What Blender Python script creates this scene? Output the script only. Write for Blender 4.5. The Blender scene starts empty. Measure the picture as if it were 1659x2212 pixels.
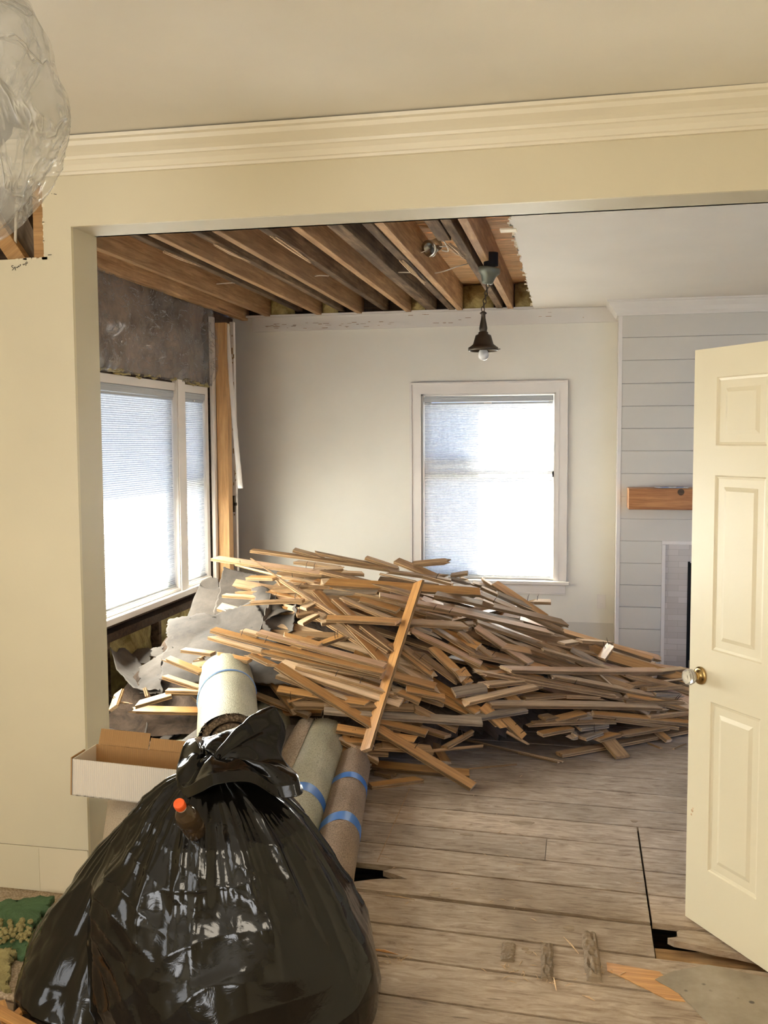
import bpy, bmesh, math, random
from mathutils import Vector, Matrix, noise
R_ = math.radians
random.seed(7)
scene = bpy.context.scene
col = scene.collection

# ------------------------------------------------------------------ camera
W, H, FPX, CAMZ = 1659.0, 2212.0, 2100.0, 1.7248
YAW, PIT, ROL = R_(11.4546), R_(4.1789), R_(0.3121)
cy, sy, cp, sp, cr, sr = math.cos(YAW), math.sin(YAW), math.cos(PIT), math.sin(PIT), math.cos(ROL), math.sin(ROL)
FWD = Vector((-sy*cp, cy*cp, -sp)); RT0 = Vector((cy, sy, 0)); DN0 = FWD.cross(RT0)
RT = cr*RT0 + sr*DN0; DN = -sr*RT0 + cr*DN0
CAM = Vector((0, 0, CAMZ))
cd = bpy.data.cameras.new('camera'); cam = bpy.data.objects.new('camera', cd); col.objects.link(cam)
cd.sensor_fit = 'VERTICAL'; cd.sensor_height = 36.0; cd.lens = FPX/H*36.0; cd.clip_start = 0.05
m = Matrix.Identity(4)
for i in range(3):
    m[i][0] = RT[i]; m[i][1] = -DN[i]; m[i][2] = -FWD[i]; m[i][3] = CAM[i]
cam.matrix_world = m
scene.camera = cam
scene.view_settings.view_transform = 'Standard'; scene.view_settings.look = 'None'
scene.view_settings.gamma = 1.0; scene.view_settings.use_curve_mapping = False
scene.view_settings.exposure = 0.29
scene.cycles.max_bounces = 9; scene.cycles.diffuse_bounces = 6; scene.cycles.transparent_max_bounces = 12
scene.cycles.sample_clamp_indirect = 25.0

# ------------------------------------------------------------------ world, sun, lamps
wd = bpy.data.worlds.new('sky'); scene.world = wd; wd.use_nodes = True
bg = wd.node_tree.nodes['Background']; bg.inputs[0].default_value = (0.36, 0.55, 1.0, 1); bg.inputs[1].default_value = 2.5
def light(name, kind, loc, energy, color, **kw):
    d = bpy.data.lights.new(name, kind); d.energy = energy; d.color = color
    for k, v in kw.items(): setattr(d, k, v)
    o = bpy.data.objects.new(name, d); o.location = loc; col.objects.link(o); return o
SUN = Vector((0.62, -0.60, -0.46)).normalized()
s_ = light('sun', 'SUN', (-6, 12, 8), 245.0, (1.0, 0.975, 0.91), angle=R_(0.9))
s_.rotation_euler = SUN.to_track_quat('-Z', 'Y').to_euler()
def area(name, loc, aim, sx, sy2, e, c):
    o = light(name, 'AREA', loc, e, c, shape='RECTANGLE', size=sx, size_y=sy2)
    o.rotation_euler = (Vector(aim)-Vector(loc)).to_track_quat('-Z', 'Y').to_euler(); return o
area('rear_window_light', (-1.75, -1.93, 1.6), (-0.9, 3.0, 2.6), 1.3, 1.3, 42, (0.97, 0.98, 1.0))
area('left_window_light', (-2.62, 0.9, 1.55), (0.6, 1.4, 2.2), 1.0, 1.2, 14, (0.93, 0.96, 1.0))
area('room_lamp_light', (-0.6, 0.2, 2.72), (-0.6, 0.2, 0), 0.9, 0.9, 24, (1.0, 0.89, 0.72))

# ------------------------------------------------------------------ pixel -> point helpers
def ray(px, py): return RT*((px-W/2)/FPX) + DN*((py-H/2)/FPX) + FWD
def at(px, py, Y): d = ray(px, py); return CAM + d*(Y/d.y)
def atx(px, py, X): d = ray(px, py); return CAM + d*(X/d.x)
def atz(px, py, Z): d = ray(px, py); return CAM + d*((Z-CAMZ)/d.z)
def proj(p):
    v = Vector(p)-CAM; z = v.dot(FWD); return (v.dot(RT)/z*FPX+W/2, v.dot(DN)/z*FPX+H/2)

# ------------------------------------------------------------------ materials
def nt(name):
    mt = bpy.data.materials.new(name); mt.use_nodes = True
    t = mt.node_tree; b = t.nodes['Principled BSDF']; return mt, t, b
def setin(b, **kw):
    for k, v in kw.items():
        k = k.replace('_', ' ')
        if k in b.inputs: b.inputs[k].default_value = v
def c4(c): return (c[0], c[1], c[2], 1)
def srgb(r, g, b): return tuple(((x/255+0.055)/1.055)**2.4 if x > 10 else x/255/12.92 for x in (r, g, b))
def tex(t, kind, scale, vec=None, **kw):
    n = t.nodes.new(kind); n.inputs['Scale'].default_value = scale
    for k, v in kw.items():
        if k in n.inputs: n.inputs[k].default_value = v
    if vec is not None: t.links.new(vec, n.inputs['Vector'])
    return n
def coords(t, sc=(1, 1, 1), kind='Object', rot=(0, 0, 0)):
    c = t.nodes.new('ShaderNodeTexCoord'); mp = t.nodes.new('ShaderNodeMapping')
    mp.inputs['Scale'].default_value = sc; mp.inputs['Rotation'].default_value = rot
    t.links.new(c.outputs[kind], mp.inputs['Vector']); return mp.outputs['Vector']
def ramp(t, fac, stops):
    r = t.nodes.new('ShaderNodeValToRGB'); e = r.color_ramp.elements
    while len(e) < len(stops): e.new(0.5)
    for i, (p, c) in enumerate(stops): e[i].position = p; e[i].color = c4(c)
    t.links.new(fac, r.inputs[0]); return r.outputs[0]
def mixc(t, fac, a, b, mode='MIX'):
    n = t.nodes.new('ShaderNodeMix'); n.data_type = 'RGBA'; n.blend_type = mode
    for s, v in ((0, fac), (6, a), (7, b)):
        if hasattr(v, 'is_output'): t.links.new(v, n.inputs[s])
        elif s == 0: n.inputs[0].default_value = v
        else: n.inputs[s].default_value = c4(v)
    return n.outputs[2]
def bump(t, b, h, strength=0.3, dist=0.01):
    n = t.nodes.new('ShaderNodeBump'); n.inputs['Strength'].default_value = strength; n.inputs['Distance'].default_value = dist
    t.links.new(h, n.inputs['Height']); t.links.new(n.outputs[0], b.inputs['Normal'])
def mathn(t, op, a, b=None):
    n = t.nodes.new('ShaderNodeMath'); n.operation = op
    for i, v in enumerate((a, b)):
        if v is None: continue
        if hasattr(v, 'is_output'): t.links.new(v, n.inputs[i])
        else: n.inputs[i].default_value = v
    return n.outputs[0]

def paint(name, c, rough=0.6, var=0.04, bs=0.08):
    mt, t, b = nt(name); v = coords(t)
    n = tex(t, 'ShaderNodeTexNoise', 1.7, v, Detail=4.0)
    col_ = ramp(t, n.outputs[0], [(0.3, tuple(x*(1-var) for x in c)), (0.7, tuple(min(1, x*(1+var)) for x in c))])
    t.links.new(col_, b.inputs['Base Color']); b.inputs['Roughness'].default_value = rough
    n2 = tex(t, 'ShaderNodeTexNoise', 90, v, Detail=3.0); bump(t, b, n2.outputs[0], bs, 0.004); return mt
def plain(name, c, rough=0.5, metal=0.0, **kw):
    mt, t, b = nt(name); b.inputs['Base Color'].default_value = c4(c); b.inputs['Roughness'].default_value = rough
    b.inputs['Metallic'].default_value = metal; setin(b, **kw)
    v = coords(t); n = tex(t, 'ShaderNodeTexNoise', 35, v, Detail=3.0); bump(t, b, n.outputs[0], 0.06, 0.003)
    return mt
def wood(name, c_lo, c_hi, rough=0.5, spec=0.4, stretch=(1.2, 22, 22), dirt=0.0, dirtc=(0.12, 0.1, 0.08), bs=0.25, rand=0.22, knots=True, kind='Object'):
    mt, t, b = nt(name)
    oi = t.nodes.new('ShaderNodeObjectInfo')
    tc = t.nodes.new('ShaderNodeTexCoord'); ad = t.nodes.new('ShaderNodeVectorMath'); ad.operation = 'ADD'
    sc = t.nodes.new('ShaderNodeVectorMath'); sc.operation = 'SCALE'; sc.inputs[0].default_value = (7, 3, 5)
    t.links.new(oi.outputs['Random'], sc.inputs['Scale'])
    t.links.new(tc.outputs[kind], ad.inputs[0]); t.links.new(sc.outputs[0], ad.inputs[1])
    mp = t.nodes.new('ShaderNodeMapping'); mp.inputs['Scale'].default_value = stretch; t.links.new(ad.outputs[0], mp.inputs[0])
    v = mp.outputs[0]
    n = tex(t, 'ShaderNodeTexNoise', 2.2, v, Detail=6.0, Roughness=0.62, Distortion=0.6)
    base = ramp(t, n.outputs[0], [(0.30, c_lo), (0.52, tuple((a+b_)/2 for a, b_ in zip(c_lo, c_hi))), (0.72, c_hi)])
    fine = tex(t, 'ShaderNodeTexNoise', 9, v, Detail=4.0)
    f2 = ramp(t, fine.outputs[0], [(0.32, (0.84,)*3), (0.6, (1.04,)*3)])
    base = mixc(t, 1.0, base, f2, 'MULTIPLY')
    hs = t.nodes.new('ShaderNodeHueSaturation')
    mr = t.nodes.new('ShaderNodeMapRange'); mr.inputs[3].default_value = 1-rand; mr.inputs[4].default_value = 1+rand
    t.links.new(oi.outputs['Random'], mr.inputs[0]); t.links.new(mr.outputs[0], hs.inputs['Value'])
    t.links.new(base, hs.inputs['Color']); out = hs.outputs[0]
    if knots:
        vo = tex(t, 'ShaderNodeTexVoronoi', 1.0, v)
        vo.inputs['Scale'].default_value = 0.55
        k = ramp(t, vo.outputs['Distance'], [(0.0, (1, 1, 1)), (0.05, (1, 1, 1)), (0.09, (0, 0, 0))])
        out = mixc(t, mathn(t, 'MULTIPLY', k, 0.6), out, tuple(x*0.35 for x in c_lo))
    if dirt > 0:
        d = tex(t, 'ShaderNodeTexNoise', 3.0, tc.outputs[kind], Detail=5.0, Roughness=0.7)
        dr = ramp(t, d.outputs[0], [(0.42, (0, 0, 0)), (0.68, (1, 1, 1))])
        out = mixc(t, mathn(t, 'MULTIPLY', dr, dirt), out, dirtc)
    t.links.new(out, b.inputs['Base Color']); b.inputs['Roughness'].default_value = rough
    b.inputs['Specular IOR Level'].default_value = spec
    bump(t, b, fine.outputs[0], bs, 0.004)
    return mt

M = {}
M['cream'] = paint('cream_wall_paint', srgb(226, 217, 190), 0.55)
M['cream_ceiling'] = paint('cream_ceiling_paint', srgb(240, 236, 225), 0.7)
M['cream_trim'] = paint('cream_gloss_trim', srgb(242, 234, 212), 0.35, bs=0.03)
M['cream_base'] = paint('unpainted_baseboard_band', srgb(234, 222, 194), 0.6, var=0.08)
M['door'] = paint('cream_door_paint', srgb(232, 222, 193), 0.38, bs=0.03, var=0.02)
M['grey_wall'] = paint('grey_wall_paint', srgb(226, 220, 205), 0.6)
M['white_ceiling'] = paint('white_ceiling_paint', srgb(220, 213, 202), 0.75)
M['white_trim'] = paint('white_window_trim', srgb(222, 214, 204), 0.35, bs=0.03)
M['shiplap'] = paint('shiplap_paint', srgb(204, 197, 183), 0.45, var=0.03)
M['jamb'] = paint('jamb_paint', srgb(208, 200, 178), 0.55)
M['shingle'] = plain('dark_exterior_shingle', (0.02, 0.023, 0.028), 0.9)
M['soffit'] = plain('porch_soffit_paint', (0.06, 0.06, 0.06), 0.8)
M['black'] = plain('black_void', (0.004, 0.004, 0.004), 0.9)
M['brown_dark'] = wood('dark_sheathing_wood', (0.03, 0.017, 0.009), (0.13, 0.072, 0.036), 0.8, 0.2, dirt=0.5)
M['joist'] = wood('joist_wood', (0.26, 0.135, 0.055), (0.60, 0.38, 0.19), 0.65, 0.25, stretch=(16, 1.0, 16), dirt=0.4, dirtc=(0.26, 0.145, 0.07))
M['joist_grey'] = wood('old_grey_joist_wood', (0.06, 0.036, 0.018), (0.32, 0.21, 0.12), 0.8, 0.2, stretch=(16, 1.0, 16), dirt=0.6, dirtc=(0.035, 0.024, 0.015))
M['deck'] = wood('roof_deck_wood', (0.46, 0.27, 0.12), (0.80, 0.54, 0.28), 0.7, 0.2, dirt=0.3)
M['post'] = wood('corner_post_wood', (0.42, 0.22, 0.08), (0.68, 0.42, 0.19), 0.6, 0.3, stretch=(14, 14, 0.9), dirt=0.15, rand=0.05)
M['honey'] = wood('honey_varnished_wood', (0.40, 0.18, 0.052), (0.68, 0.365, 0.125), 0.36, 0.45, rand=0.14)
M['pale'] = wood('pale_raw_wood', (0.50, 0.33, 0.18), (0.80, 0.58, 0.36), 0.65, 0.25, rand=0.18, dirt=0.2, dirtc=(0.32, 0.22, 0.13))
M['pink'] = wood('pinkish_raw_wood', (0.48, 0.28, 0.155), (0.74, 0.49, 0.305), 0.6, 0.3, rand=0.14, dirt=0.2, dirtc=(0.3, 0.2, 0.12))
M['brown'] = wood('brown_aged_wood', (0.22, 0.12, 0.05), (0.48, 0.285, 0.13), 0.6, 0.3, rand=0.25, dirt=0.35, dirtc=(0.12, 0.075, 0.04))
M['grey'] = wood('grey_dusty_wood', (0.22, 0.155, 0.095), (0.46, 0.35, 0.235), 0.8, 0.2, rand=0.25, dirt=0.4, dirtc=(0.12, 0.1, 0.08))
M['edge'] = wood('plank_edge_wood', (0.20, 0.11, 0.045), (0.48, 0.30, 0.145), 0.75, 0.2, rand=0.25, dirt=0.4, dirtc=(0.10, 0.065, 0.035))
M['mantel'] = wood('mantel_beam_wood', (0.30, 0.10, 0.025), (0.56, 0.26, 0.08), 0.4, 0.4, rand=0.02)
M['nail'] = plain('rusty_nail', (0.05, 0.03, 0.02), 0.6, 0.7)
M['brass'] = plain('aged_brass', (0.55, 0.38, 0.16), 0.25, 1.0)
M['bronze'] = plain('dark_bronze', (0.075, 0.058, 0.040), 0.42, 0.8)
M['verdigris'] = plain('greenish_bronze', (0.17, 0.18, 0.14), 0.45, 0.5)
M['steel'] = plain('galvanised_steel', (0.55, 0.57, 0.55), 0.25, 1.0)
M['wire'] = plain('white_cable', (0.72, 0.66, 0.55), 0.5)
M['ink'] = plain('pencil_ink', (0.05, 0.035, 0.02), 0.8)

def floor_mat():
    mt, t, b = nt('weathered_floor_boards')
    at_ = t.nodes.new('ShaderNodeAttribute'); at_.attribute_name = 'tone'
    v = coords(t, (2.2, 11, 11)); v1 = coords(t)
    n = tex(t, 'ShaderNodeTexNoise', 3.4, v, Detail=9.0, Roughness=0.72, Distortion=0.9)
    base = ramp(t, n.outputs[0], [(0.28, (0.17, 0.105, 0.06)), (0.47, (0.38, 0.285, 0.195)), (0.70, (0.56, 0.45, 0.335))])
    big = tex(t, 'ShaderNodeTexNoise', 1.6, v1, Detail=4.0, Roughness=0.6)
    bc = ramp(t, big.outputs[0], [(0.33, (0.62, 0.57, 0.50)), (0.5, (0.95, 0.94, 0.93)), (0.72, (1.15, 1.15, 1.16))])
    base = mixc(t, 1.0, base, bc, 'MULTIPLY')
    v2 = coords(t, (3, 26, 1)); sp_ = tex(t, 'ShaderNodeTexVoronoi', 1.6, v2)
    sk = ramp(t, sp_.outputs['Distance'], [(0.0, (1, 1, 1)), (0.10, (1, 1, 1)), (0.17, (0, 0, 0))])
    gate = tex(t, 'ShaderNodeTexNoise', 5.0, v1, Detail=2.0)
    gk = ramp(t, gate.outputs[0], [(0.50, (0, 0, 0)), (0.56, (1, 1, 1))])
    base = mixc(t, mathn(t, 'MULTIPLY', mathn(t, 'MULTIPLY', sk, gk), 0.7), base, (0.11, 0.07, 0.04))
    hs = t.nodes.new('ShaderNodeHueSaturation'); t.links.new(base, hs.inputs['Color'])
    mr = t.nodes.new('ShaderNodeMapRange'); mr.inputs[3].default_value = 0.86; mr.inputs[4].default_value = 1.12
    t.links.new(at_.outputs['Fac'], mr.inputs[0]); t.links.new(mr.outputs[0], hs.inputs['Value'])
    t.links.new(hs.outputs[0], b.inputs['Base Color']); b.inputs['Roughness'].default_value = 0.72
    bump(t, b, n.outputs[0], 0.45, 0.006); return mt
M['floor'] = floor_mat()
M['underfloor'] = wood('underfloor_wood', (0.05, 0.03, 0.012), (0.22, 0.13, 0.05), 0.8, 0.2)

def glass_mat(name, tint=(1, 1, 1), refl=0.06):
    mt, t, b = nt(name); t.nodes.remove(b)
    o = t.nodes['Material Output']; tr = t.nodes.new('ShaderNodeBsdfTransparent'); gl = t.nodes.new('ShaderNodeBsdfGlossy')
    tr.inputs[0].default_value = c4(tint); gl.inputs['Roughness'].default_value = 0.02
    mx = t.nodes.new('ShaderNodeMixShader'); mx.inputs[0].default_value = refl
    t.links.new(tr.outputs[0], mx.inputs[1]); t.links.new(gl.outputs[0], mx.inputs[2]); t.links.new(mx.outputs[0], o.inputs[0])
    return mt
M['glass'] = glass_mat('window_glass', (0.95, 0.97, 0.97))
def blind_mat():
    mt, t, b = nt('pleated_blind_fabric'); t.nodes.remove(b)
    o = t.nodes['Material Output']; d = t.nodes.new('ShaderNodeBsdfDiffuse'); tr = t.nodes.new('ShaderNodeBsdfTranslucent')
    v = coords(t); n = tex(t, 'ShaderNodeTexNoise', 60, v, Detail=3.0)
    c = ramp(t, n.outputs[0], [(0.3, (0.60, 0.59, 0.57)), (0.7, (0.78, 0.77, 0.75))])
    d.inputs[0].default_value = (0.72, 0.70, 0.67, 1)
    t.links.new(c, tr.inputs[0])
    mx = t.nodes.new('ShaderNodeMixShader'); mx.inputs[0].default_value = 0.68
    t.links.new(d.outputs[0], mx.inputs[1]); t.links.new(tr.outputs[0], mx.inputs[2]); t.links.new(mx.outputs[0], o.inputs[0])
    return mt
M['blind'] = blind_mat()
M['rail_grey'] = plain('grey_blind_rail', (0.42, 0.43, 0.43), 0.45)
def tile_mat():
    mt, t, b = nt('white_glazed_brick_tile')
    v = coords(t, (1, 1, 1), rot=(R_(-90), 0, 0)); n = t.nodes.new('ShaderNodeTexBrick'); t.links.new(v, n.inputs['Vector'])
    n.inputs['Scale'].default_value = 1.0; n.inputs['Brick Width'].default_value = 0.15; n.inputs['Row Height'].default_value = 0.045
    n.inputs['Mortar Size'].default_value = 0.0018
    n.inputs['Color1'].default_value = c4(srgb(205, 195, 185)); n.inputs['Color2'].default_value = c4(srgb(188, 178, 166)); n.inputs['Mortar'].default_value = c4(srgb(178, 168, 155))
    t.links.new(n.outputs[0], b.inputs['Base Color']); b.inputs['Roughness'].default_value = 0.25; return mt
M['tile'] = tile_mat()
def insul(name, lo, hi, scale=9):
    mt, t, b = nt(name); v = coords(t)
    n = tex(t, 'ShaderNodeTexNoise', scale, v, Detail=8.0, Roughness=0.7, Distortion=0.8)
    t.links.new(ramp(t, n.outputs[0], [(0.3, lo), (0.7, hi)]), b.inputs['Base Color']); b.inputs['Roughness'].default_value = 0.95
    bump(t, b, n.outputs[0], 0.9, 0.03); return mt
M['insulation'] = insul('yellow_insulation', (0.18, 0.12, 0.03), (0.62, 0.50, 0.20))
M['green_pad'] = insul('green_pad', (0.06, 0.13, 0.05), (0.13, 0.24, 0.11))
M['yellow_pad'] = insul('crumbled_yellow_pad', (0.22, 0.17, 0.05), (0.52, 0.45, 0.20))
M['yellowgreen'] = insul('yellow_green_underlay', (0.33, 0.31, 0.17), (0.52, 0.50, 0.32))
def felt_mat(name, lo, mid, hi, scale=2.5):
    mt, t, b = nt(name); v = coords(t)
    n = tex(t, 'ShaderNodeTexNoise', scale, v, Detail=8.0, Roughness=0.65)
    base = ramp(t, n.outputs[0], [(0.3, lo), (0.5, mid), (0.7, hi)])
    vo = tex(t, 'ShaderNodeTexVoronoi', 16, v); k = ramp(t, vo.outputs['Distance'], [(0.0, (1, 1, 1)), (0.11, (1, 1, 1)), (0.17, (0, 0, 0))])
    g = tex(t, 'ShaderNodeTexNoise', 6, v); gk = ramp(t, g.outputs[0], [(0.52, (0, 0, 0)), (0.6, (1, 1, 1))])
    base = mixc(t, mathn(t, 'MULTIPLY', mathn(t, 'MULTIPLY', k, gk), 0.8), base, (0.05, 0.04, 0.035))
    t.links.new(base, b.inputs['Base Color']); b.inputs['Roughness'].default_value = 0.85
    bump(t, b, n.outputs[0], 0.6, 0.02); return mt
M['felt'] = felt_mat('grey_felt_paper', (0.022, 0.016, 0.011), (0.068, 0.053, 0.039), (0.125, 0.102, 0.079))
M['felt_lit'] = felt_mat('brightened_felt_paper', (0.10, 0.08, 0.06), (0.21, 0.175, 0.14), (0.32, 0.275, 0.225))  # same felt in a brighter copy, painted to offset light falloff low down
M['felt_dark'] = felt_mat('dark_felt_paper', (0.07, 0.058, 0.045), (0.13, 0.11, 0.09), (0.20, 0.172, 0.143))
M['lino'] = felt_mat('worn_linoleum', (0.24, 0.19, 0.13), (0.34, 0.28, 0.20), (0.43, 0.36, 0.27), 4)
def weave(name, lo, hi, scale=260, b_=0.5, rough=0.8):
    mt, t, b = nt(name); v = coords(t)
    n = tex(t, 'ShaderNodeTexVoronoi', scale, v); n2 = tex(t, 'ShaderNodeTexNoise', 5, v, Detail=5.0)
    a = ramp(t, n.outputs['Distance'], [(0.1, hi), (0.8, lo)])
    a = mixc(t, 1.0, a, ramp(t, n2.outputs[0], [(0.3, (0.82,)*3), (0.7, (1.08,)*3)]), 'MULTIPLY')
    t.links.new(a, b.inputs['Base Color']); b.inputs['Roughness'].default_value = rough; bump(t, b, n.outputs['Distance'], b_, 0.003); return mt
M['backing'] = weave('greenish_carpet_backing', (0.28, 0.25, 0.155), (0.54, 0.50, 0.34), 190, rough=0.55)
M['brown_back'] = weave('brown_felt_backing', (0.19, 0.125, 0.075), (0.36, 0.25, 0.165), 170)
M['pile'] = weave('brown_carpet_pile', (0.07, 0.045, 0.025), (0.26, 0.18, 0.11), 90, 1.0)
M['beige_pile'] = weave('beige_carpet_pile', (0.34, 0.25, 0.16), (0.62, 0.50, 0.36), 120, 0.8)
M['beige_back'] = weave('beige_carpet_backing', (0.46, 0.37, 0.26), (0.66, 0.56, 0.43), 260, .2)
M['tape'] = plain('blue_tape', (0.03, 0.16, 0.50), 0.45)
M['twine'] = plain('blue_twine', (0.28, 0.42, 0.68), 0.5)
def card_mat(name, c):
    mt, t, b = nt(name); v = coords(t); w = t.nodes.new('ShaderNodeTexWave'); w.inputs['Scale'].default_value = 42; w.bands_direction = 'X'
    w.inputs['Distortion'].default_value = 0.6; t.links.new(v, w.inputs['Vector'])
    t.links.new(ramp(t, w.outputs[0], [(0.0, tuple(x*0.9 for x in c)), (1.0, c)]), b.inputs['Base Color']); b.inputs['Roughness'].default_value = 0.75
    bump(t, b, w.outputs[0], 0.35, 0.003); return mt
M['card_white'] = card_mat('white_cardboard', srgb(232, 222, 206)); M['card_brown'] = card_mat('brown_cardboard', srgb(176, 134, 84))
def bag_mat():
    mt, t, b = nt('black_bag_plastic'); b.inputs['Base Color'].default_value = (0.004, 0.0035, 0.0028, 1)
    b.inputs['Roughness'].default_value = 0.11; b.inputs['Specular IOR Level'].default_value = 0.42
    v = coords(t); n = tex(t, 'ShaderNodeTexNoise', 14, v, Detail=5.0, Roughness=0.55, Distortion=1.5); bump(t, b, n.outputs[0], 0.12, 0.01); return mt
M['bag'] = bag_mat()
def film_mat(name, c, op, rough, bsc=5, bd=.02):
    mt, t, b = nt(name); b.inputs['Base Color'].default_value = c4(c); b.inputs['Roughness'].default_value = rough
    v = coords(t, (1, 1, 1)); n = tex(t, 'ShaderNodeTexNoise', bsc, v, Detail=6.0, Roughness=0.6, Distortion=1.2 if bsc == 5 else 2.6)
    bump(t, b, n.outputs[0], 0.6 if bsc == 5 else 1.0, bd)
    tr = t.nodes.new('ShaderNodeBsdfTransparent'); mx = t.nodes.new('ShaderNodeMixShader'); o = t.nodes['Material Output']
    mr = t.nodes.new('ShaderNodeMapRange'); mr.inputs[1].default_value = 0.3; mr.inputs[2].default_value = 0.7
    mr.inputs[3].default_value = op*0.8; mr.inputs[4].default_value = min(1, op*1.2)
    t.links.new(n.outputs[0], mr.inputs[0]); t.links.new(mr.outputs[0], mx.inputs[0])
    t.links.new(tr.outputs[0], mx.inputs[1]); t.links.new(b.outputs[0], mx.inputs[2]); t.links.new(mx.outputs[0], o.inputs[0]); return mt
def streak_film(name, c, op, rough, sc, stretch, rot, peak=0.85):
    mt, t, b = nt(name); b.inputs['Base Color'].default_value = c4(c); b.inputs['Roughness'].default_value = rough
    v = coords(t, stretch, rot=rot)
    n = tex(t, 'ShaderNodeTexNoise', sc, v, Detail=4.0, Roughness=0.55, Distortion=2.2)
    rid = mathn(t, 'ABSOLUTE', mathn(t, 'SUBTRACT', n.outputs[0], 0.5))
    k = ramp(t, rid, [(0.0, (peak,)*3), (0.012, (peak*.6,)*3), (0.035, (op,)*3), (0.3, (op*.7,)*3)])  # milky streaks paint fold highlights and haze into the film's opacity
    bump(t, b, k, 0.9, 0.012)
    tr = t.nodes.new('ShaderNodeBsdfTransparent'); mx = t.nodes.new('ShaderNodeMixShader'); o = t.nodes['Material Output']
    t.links.new(k, mx.inputs[0]); t.links.new(tr.outputs[0], mx.inputs[1]); t.links.new(b.outputs[0], mx.inputs[2]); t.links.new(mx.outputs[0], o.inputs[0]); return mt
M['film'] = streak_film('clear_plastic_sheet', (0.66, 0.65, 0.61), 0.26, 0.12, 2.6, (1, 1, .55), (0, R_(35), 0), .7)
M['barrier'] = streak_film('vapour_barrier_film', (0.46, 0.42, 0.38), 0.30, 0.16, 4.2, (1, .8, 1.5), (R_(20), 0, 0), .8)
M['dirty_wall'] = insul('dark_dirty_insulation', (0.02, 0.018, 0.014), (0.38, 0.27, 0.19), 2.0)

# ------------------------------------------------------------------ mesh builder
class MB:
    def __init__(s): s.v = []; s.f = []; s.m = []; s.t = []
    def add(s, vs, fs, mi=0, tone=0.5):
        o = len(s.v); s.v += [Vector(p) for p in vs]
        for f in fs: s.f.append(tuple(i+o for i in f)); s.m.append(mi); s.t.append(tone)
        return s
    def box(s, a, b, mi=0, mat=None):
        x0, y0, z0 = a; x1, y1, z1 = b
        vs = [Vector(p) for p in ((x0, y0, z0), (x1, y0, z0), (x1, y1, z0), (x0, y1, z0), (x0, y0, z1), (x1, y0, z1), (x1, y1, z1), (x0, y1, z1))]
        if mat is not None: vs = [mat @ p for p in vs]
        return s.add(vs, [(0, 3, 2, 1), (4, 5, 6, 7), (0, 1, 5, 4), (1, 2, 6, 5), (2, 3, 7, 6), (3, 0, 4, 7)], mi)
    def prism(s, poly, z0, z1, mi=0, tone=0.5, axis='z'):
        n = len(poly); P = (lambda p, z: (p[0], p[1], z)) if axis == 'z' else ((lambda p, z: (p[0], z, p[1])) if axis == 'y' else (lambda p, z: (z, p[0], p[1])))
        vs = [P(p, z0) for p in poly] + [P(p, z1) for p in poly]
        return s.add(vs, [tuple(range(n))[::-1], tuple(range(n, 2*n))] + [(i, (i+1) % n, n+(i+1) % n, n+i) for i in range(n)], mi, tone)
    def tube(s, pts, r, n=8, mi=0, cap=True):
        pts = [Vector(p) for p in pts]; rs = r if isinstance(r, (list, tuple)) else [r]*len(pts); vs = []; prev = None
        for i, p in enumerate(pts):
            d = (pts[min(i+1, len(pts)-1)] - pts[max(i-1, 0)]).normalized()
            if prev is None: prev = d.orthogonal().normalized()
            a = (prev - d*prev.dot(d)).normalized(); prev = a; b = d.cross(a)
            vs += [p + (a*math.cos(2*math.pi*k/n) + b*math.sin(2*math.pi*k/n))*rs[i] for k in range(n)]
        fs = [(i*n+k, i*n+(k+1) % n, (i+1)*n+(k+1) % n, (i+1)*n+k) for i in range(len(pts)-1) for k in range(n)]
        if cap: fs += [tuple(range(n))[::-1], tuple((len(pts)-1)*n+k for k in range(n))]
        return s.add(vs, fs, mi)
    def lathe(s, prof, c, n=24, mi=0, axis=Vector((0, 0, 1))):
        c = Vector(c); axis = axis.normalized(); a = axis.orthogonal().normalized(); b = axis.cross(a)
        vs = [c + axis*z + (a*math.cos(2*math.pi*k/n) + b*math.sin(2*math.pi*k/n))*r for r, z in prof for k in range(n)]
        fs = [(i*n+k, i*n+(k+1) % n, (i+1)*n+(k+1) % n, (i+1)*n+k) for i in range(len(prof)-1) for k in range(n)]
        return s.add(vs, fs, mi)
    def grid(s, fn, nu, nv, mi=0, wrap=False):
        vs = [fn(i/(nu-(0 if wrap else 1)), j/(nv-1)) for j in range(nv) for i in range(nu)]
        fs = [(j*nu+i, j*nu+(i+1) % nu, (j+1)*nu+(i+1) % nu, (j+1)*nu+i) for j in range(nv-1) for i in range(nu if wrap else nu-1)]
        return s.add(vs, fs, mi)
    def build(s, name, mats, parent=None, smooth=False, bevel=0, solid=0, fix=True):
        me = bpy.data.meshes.new(name); off = Vector((0, 0, 0)); p = parent
        while p is not None: off += p.location; p = p.parent
        me.from_pydata([v-off for v in s.v], [], s.f)
        for mt in (mats if isinstance(mats, (list, tuple)) else [mats]): me.materials.append(M[mt] if isinstance(mt, str) else mt)
        for q, mi in zip(me.polygons, s.m): q.material_index = mi; q.use_smooth = smooth
        if len(set(s.t)) > 1:
            a = me.attributes.new('tone', 'FLOAT', 'FACE')
            for i, tv in enumerate(s.t): a.data[i].value = tv
        if fix:
            bm = bmesh.new(); bm.from_mesh(me); bmesh.ops.recalc_face_normals(bm, faces=bm.faces); bm.to_mesh(me); bm.free()
        o = bpy.data.objects.new(name, me); col.objects.link(o)
        if parent is not None: o.parent = parent
        if bevel:
            b = o.modifiers.new('bevel', 'BEVEL'); b.width = bevel; b.segments = 2; b.limit_method = 'ANGLE'; b.angle_limit = R_(40)
        if solid:
            b = o.modifiers.new('thickness', 'SOLIDIFY'); b.thickness = solid; b.offset = 0
        return o
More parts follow.
